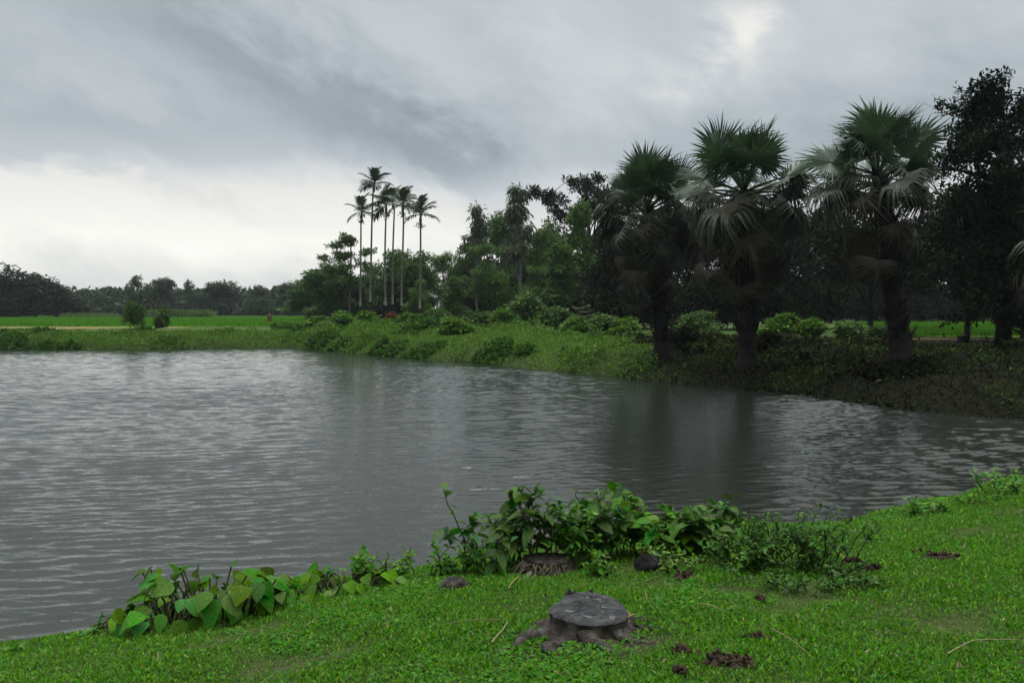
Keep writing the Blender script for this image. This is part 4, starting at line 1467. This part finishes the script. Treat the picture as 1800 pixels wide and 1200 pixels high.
def taro(name, label, px, py, n, H, Lf, seed, spread=.3, mat='taro'):
    """broad heart-shaped leaves nodding on long stalks"""
    rng = np.random.default_rng(seed)
    p = on_ground(px, py)
    o = thing(name, label, 'plant', p)
    s, l = MB(), MB()
    for i in range(n):
        a = rng.random() * 2 * PI
        r0 = spread * math.sqrt(rng.random())
        b0 = np.array([r0 * math.cos(a), r0 * .6 * math.sin(a), -.03])
        h = H * rng.uniform(.45, 1.0)
        e = b0 + np.array([math.cos(a) * .14, math.sin(a) * .12, h])
        tube(s, np.stack([b0, (b0 + e) / 2 + np.array([0, 0, .06]), e]), [.010, .008, .006], 5)
        out = nrm(np.array([math.cos(a) + rng.normal(0, .6), math.sin(a) - .2 + rng.normal(0, .6), -.30 + rng.normal(0, .35)]))
        up = nrm(np.array([rng.normal(0, .45), -.2 + rng.normal(0, .45), 1.0]))
        Lk = Lf * rng.uniform(.7, 1.15)
        strips(l, (e - out * Lk * .22)[None], out[None], up[None], Lk, Lk * .92, [.25, .78, 1.0, .98, .80, .5, .04], .25 + .35 * rng.random(), .16 + .3 * rng.random())
    link('stalks', s.mesh('stalks', M['stem']), o)
    link('foliage', l.mesh('foliage', M[mat]), o)
    return o


# broad-leaved clump at the left
taro('broad_leaf_plant', 'broad leaved clump with the biggest heart shaped leaves by the water', 375, 1088, 60, .36, .145, 1, .38)
taro('broad_leaf_plant', 'low broad leaved clump at the end of the row nearest open water', 288, 1110, 26, .22, .125, 2, .18)
taro('broad_leaf_plant', 'ragged broad leaved plant trailing off the biggest clump', 452, 1074, 24, .22, .10, 3, .2)
taro('broad_leaf_plant', 'middle broad leaved clump on the water edge', 548, 1052, 24, .17, .10, 4, .24)
taro('broad_leaf_plant', 'broad leaved clump short of the thin weedy stems', 612, 1038, 30, .21, .10, 5, .28)
shoots('leafy_herb', 'loose green herb between broad leaved clumps and the thin weeds', 'plant', 655, 1026, .30, .45, 12, 10, .10, .055, 'taro', 6)
shoots('thin_weed', 'thin sparse weed standing at the water before the light herb', 'plant', 735, 1017, .30, .34, 5, 7, .08, .045, 'herb_dark', 7)
taro('broad_leaf_plant', 'tiny floating leaved plant out on the water edge', 208, 1112, 9, .12, .15, 8, .16)
shoots('leafy_herb', 'yellow green seedling at the very edge of the pond', 'plant', 140, 1127, .10, .22, 6, 5, .08, .04, 'herb', 9)
shoots('leafy_herb', 'tiny yellow green sprout in the corner of the turf', 'plant', 32, 1150, .10, .14, 4, 5, .07, .04, 'herb', 10)
shoots('light_herb', 'bright light green herb beside the brown rock', 'plant', 808, 1015, .34, .34, 10, 14, .085, .04, 'herb', 11, tuft=5)
# the coppice shrub
shoots('coppice_shrub', 'dark big leaved shrub on the open water side of the old stump', 'shrub', 880, 1004, .78, .60, 9, 11, .20, .095, 'shrub', 12, droop=.45)
shoots('coppice_shrub', 'dark big leaved shrub growing out of the old stump', 'shrub', 955, 992, .74, .50, 9, 11, .20, .10, 'shrub', 13, droop=.45, lo=.3)
shoots('coppice_shrub', 'big leaved shrub with rounder leaves beyond the old stump', 'shrub', 1045, 985, .68, .50, 8, 10, .20, .11, 'shrub', 14, droop=.4, lo=.25)
shoots('light_herb', 'tall light green herb standing amid the dark big leaved shrubs', 'plant', 1010, 994, .64, .30, 8, 18, .10, .04, 'herb', 15, tuft=8, lo=.35)
shoots('tall_shoot', 'tall single shoot with an upright leaf above the dark shrubs', 'shrub', 900, 994, .90, .16, 2, 7, .24, .10, 'shrub', 16, lo=.55, elev=.8, lean=.1, side=0)
shoots('leafy_shoot', 'tall shoot with paired round leaves next to the dark shrubs', 'plant', 1090, 976, .60, .40, 7, 9, .20, .115, 'taro', 17, lo=.35)
shoots('leafy_herb', 'small light herb in front of the rounder leaved shrub', 'plant', 1056, 1016, .22, .18, 6, 10, .07, .03, 'herb', 18, tuft=4)
shoots('leafy_shoot', 'broad leaved plant behind the black rock', 'plant', 1170, 978, .50, .55, 9, 9, .23, .11, 'taro', 19, lo=.3)
shoots('leafy_shoot', 'broad leaved plant with tall bright leaves past the black rock', 'plant', 1235, 973, .52, .55, 10, 10, .22, .10, 'shrub', 20, lo=.25)
shoots('leafy_shoot', 'yellow tipped shoot among the broad leaved plants', 'plant', 1262, 964, .46, .24, 5, 9, .13, .055, 'herb', 21, lo=.4, tuft=4)
shoots('leafy_herb', 'small herb before the broad leaved plants', 'plant', 1200, 1000, .20, .45, 12, 9, .07, .035, 'bank', 22)
shoots('wispy_bush', 'wispy dark bush beside the broad leaved plants', 'shrub', 1330, 997, .38, .60, 13, 12, .078, .034, 'herb_dark', 23, tuft=4, side=3)
shoots('wispy_bush', 'tallest wispy dark bush in the grass', 'shrub', 1395, 1002, .54, .58, 12, 13, .078, .034, 'herb_dark', 24, tuft=4, side=3)
shoots('wispy_bush', 'wispy dark bush at the end of the plant row', 'shrub', 1450, 1007, .44, .55, 11, 12, .078, .034, 'herb_dark', 25, tuft=4, side=3)
shoots('wispy_bush', 'low wispy dark tangle in front of the other wispy bushes', 'shrub', 1420, 1030, .18, .80, 26, 10, .06, .03, 'herb_dark', 26, tuft=3)
shoots('leafy_herb', 'light green herb in front of the wispy bushes', 'plant', 1300, 1000, .26, .50, 12, 10, .07, .035, 'herb', 27, tuft=3)
shoots('water_edge_weed', 'upright weed pair at the water near the frame edge', 'plant', 1632, 904, .24, .36, 8, 9, .11, .04, 'herb', 28)
shoots('water_edge_weed', 'tall weed tuft at the water, last before the frame edge', 'plant', 1785, 870, .38, .75, 20, 11, .12, .045, 'herb', 29)
shoots('water_edge_weed', 'small weed between the two tufts at the water', 'plant', 1712, 884, .20, .50, 9, 8, .09, .04, 'taro', 30)


# --- turf
def turf():
    rng = np.random.default_rng(41)
    n = 1080000
    t = rng.random(n)
    y = 2.4 * (14.0 / 2.4) ** (t ** .85)
    half = .75 * y + 1.2
    x = rng.uniform(-1, 1, n) * half
    d, near = shore(x, y)
    ok = near & (d > -.05)
    stx, sty = x - STUMP[0], y - STUMP[1]
    ok &= (stx / .25) ** 2 + ((sty + .02) / .23) ** 2 > 1
    ok &= ((x - OLD[0]) / .3) ** 2 + ((y - OLD[1]) / .25) ** 2 > 1
    # thin over the roots and over bare soil
    rootish = ((stx + .02) / .62) ** 2 + ((sty + .12) / .50) ** 2
    ok &= (rootish > 1) | (rng.random(n) < .34 + .5 * rootish ** 2)
    for px, py, r, _ in CLODS:
        c = on_ground(px, py)
        q = ((x - c[0]) / r) ** 2 + ((y - c[1]) / (.75 * r)) ** 2
        ok &= (q > 1) | (rng.random(n) < .12)
    patchy = wobble(x * 2.1 + 5, y * 2.3) + .6 * wobble(x * 5.3, y * 5.1)
    ok &= rng.random(n) < np.where(patchy < -.62, .30, .76 + .45 * patchy)
    x, y, d, patchy = x[ok], y[ok], d[ok], patchy[ok]
    n = len(x)
    z = height(x, y)
    k = .75 + y / 14
    tall = np.clip(1 + .45 * patchy + .5 * np.exp(-d / .5), .5, 2.0)
    L = .0245 * (.55 + .9 * rng.random(n)) * k * tall
    lean = rng.uniform(.35, 1.5, n)
    a = rng.random(n) * 2 * PI
    A = nrm(np.stack([np.cos(a) * lean, np.sin(a) * lean, np.ones(n)], 1))
    U = nrm(np.array([0, 0, 1.0]) + .5 * rvec(rng, n))
    P = np.stack([x, y, z - .004 + .02 * rng.random(n)], 1)
    dry = rng.random(n) < .007
    weed = (wobble(x * 1.3 + 9, y * 1.1) + .5 * wobble(x * 4.1, y * 3.7 + 2) > .42) & (rng.random(n) < .55) & ~dry
    b = MB()
    W = L * np.where(weed, .75, np.where(rng.random(n) < .5, .28, .46))
    L = np.where(weed, L * .85, L)
    m = ~dry & ~weed
    diamonds(b, P[m], A[m], U[m], L[m], W[m], 0)
    diamonds(b, P[weed] + np.array([0, 0, .008]), nrm(A[weed] * np.array([1.6, 1.6, .6])), U[weed], L[weed], W[weed], 2)
    diamonds(b, P[dry], A[dry], U[dry], L[dry] * 1.3, W[dry] * .7, 1)
    tag(link('turf', b.mesh('turf', [M['turf'], M['turf_dry'], M['turf_weed']])), 'short bright green turf covering the near bank', 'grass', kind='stuff')


turf()


# ------------------------------------------------------------------ damp air
def air():
    m = bpy.data.materials.new('haze')
    m.use_nodes = True
    k = Nodes(m.node_tree)
    v = k.n('ShaderNodeVolumePrincipled')
    v.inputs['Color'].default_value = (.86, .93, 1.0, 1)
    v.inputs['Density'].default_value = HAZE
    v.inputs['Anisotropy'].default_value = .2
    o = k.n('ShaderNodeOutputMaterial')
    m.node_tree.links.new(v.outputs[0], o.inputs['Volume'])
    x0, x1, y0, y1, z0, z1 = -1600, 1600, -250, 2700, -2.2, 26
    V = [(x, y, z) for z in (z0, z1) for y in (y0, y1) for x in (x0, x1)]
    F = [[0, 2, 3, 1], [4, 5, 7, 6], [0, 1, 5, 4], [2, 6, 7, 3], [0, 4, 6, 2], [1, 3, 7, 5]]
    tag(link('haze', MB().add(V, F).mesh('haze', m)), 'thin damp haze over the pond and fields', 'haze', kind='stuff')


HAZE = 0.00022
air()
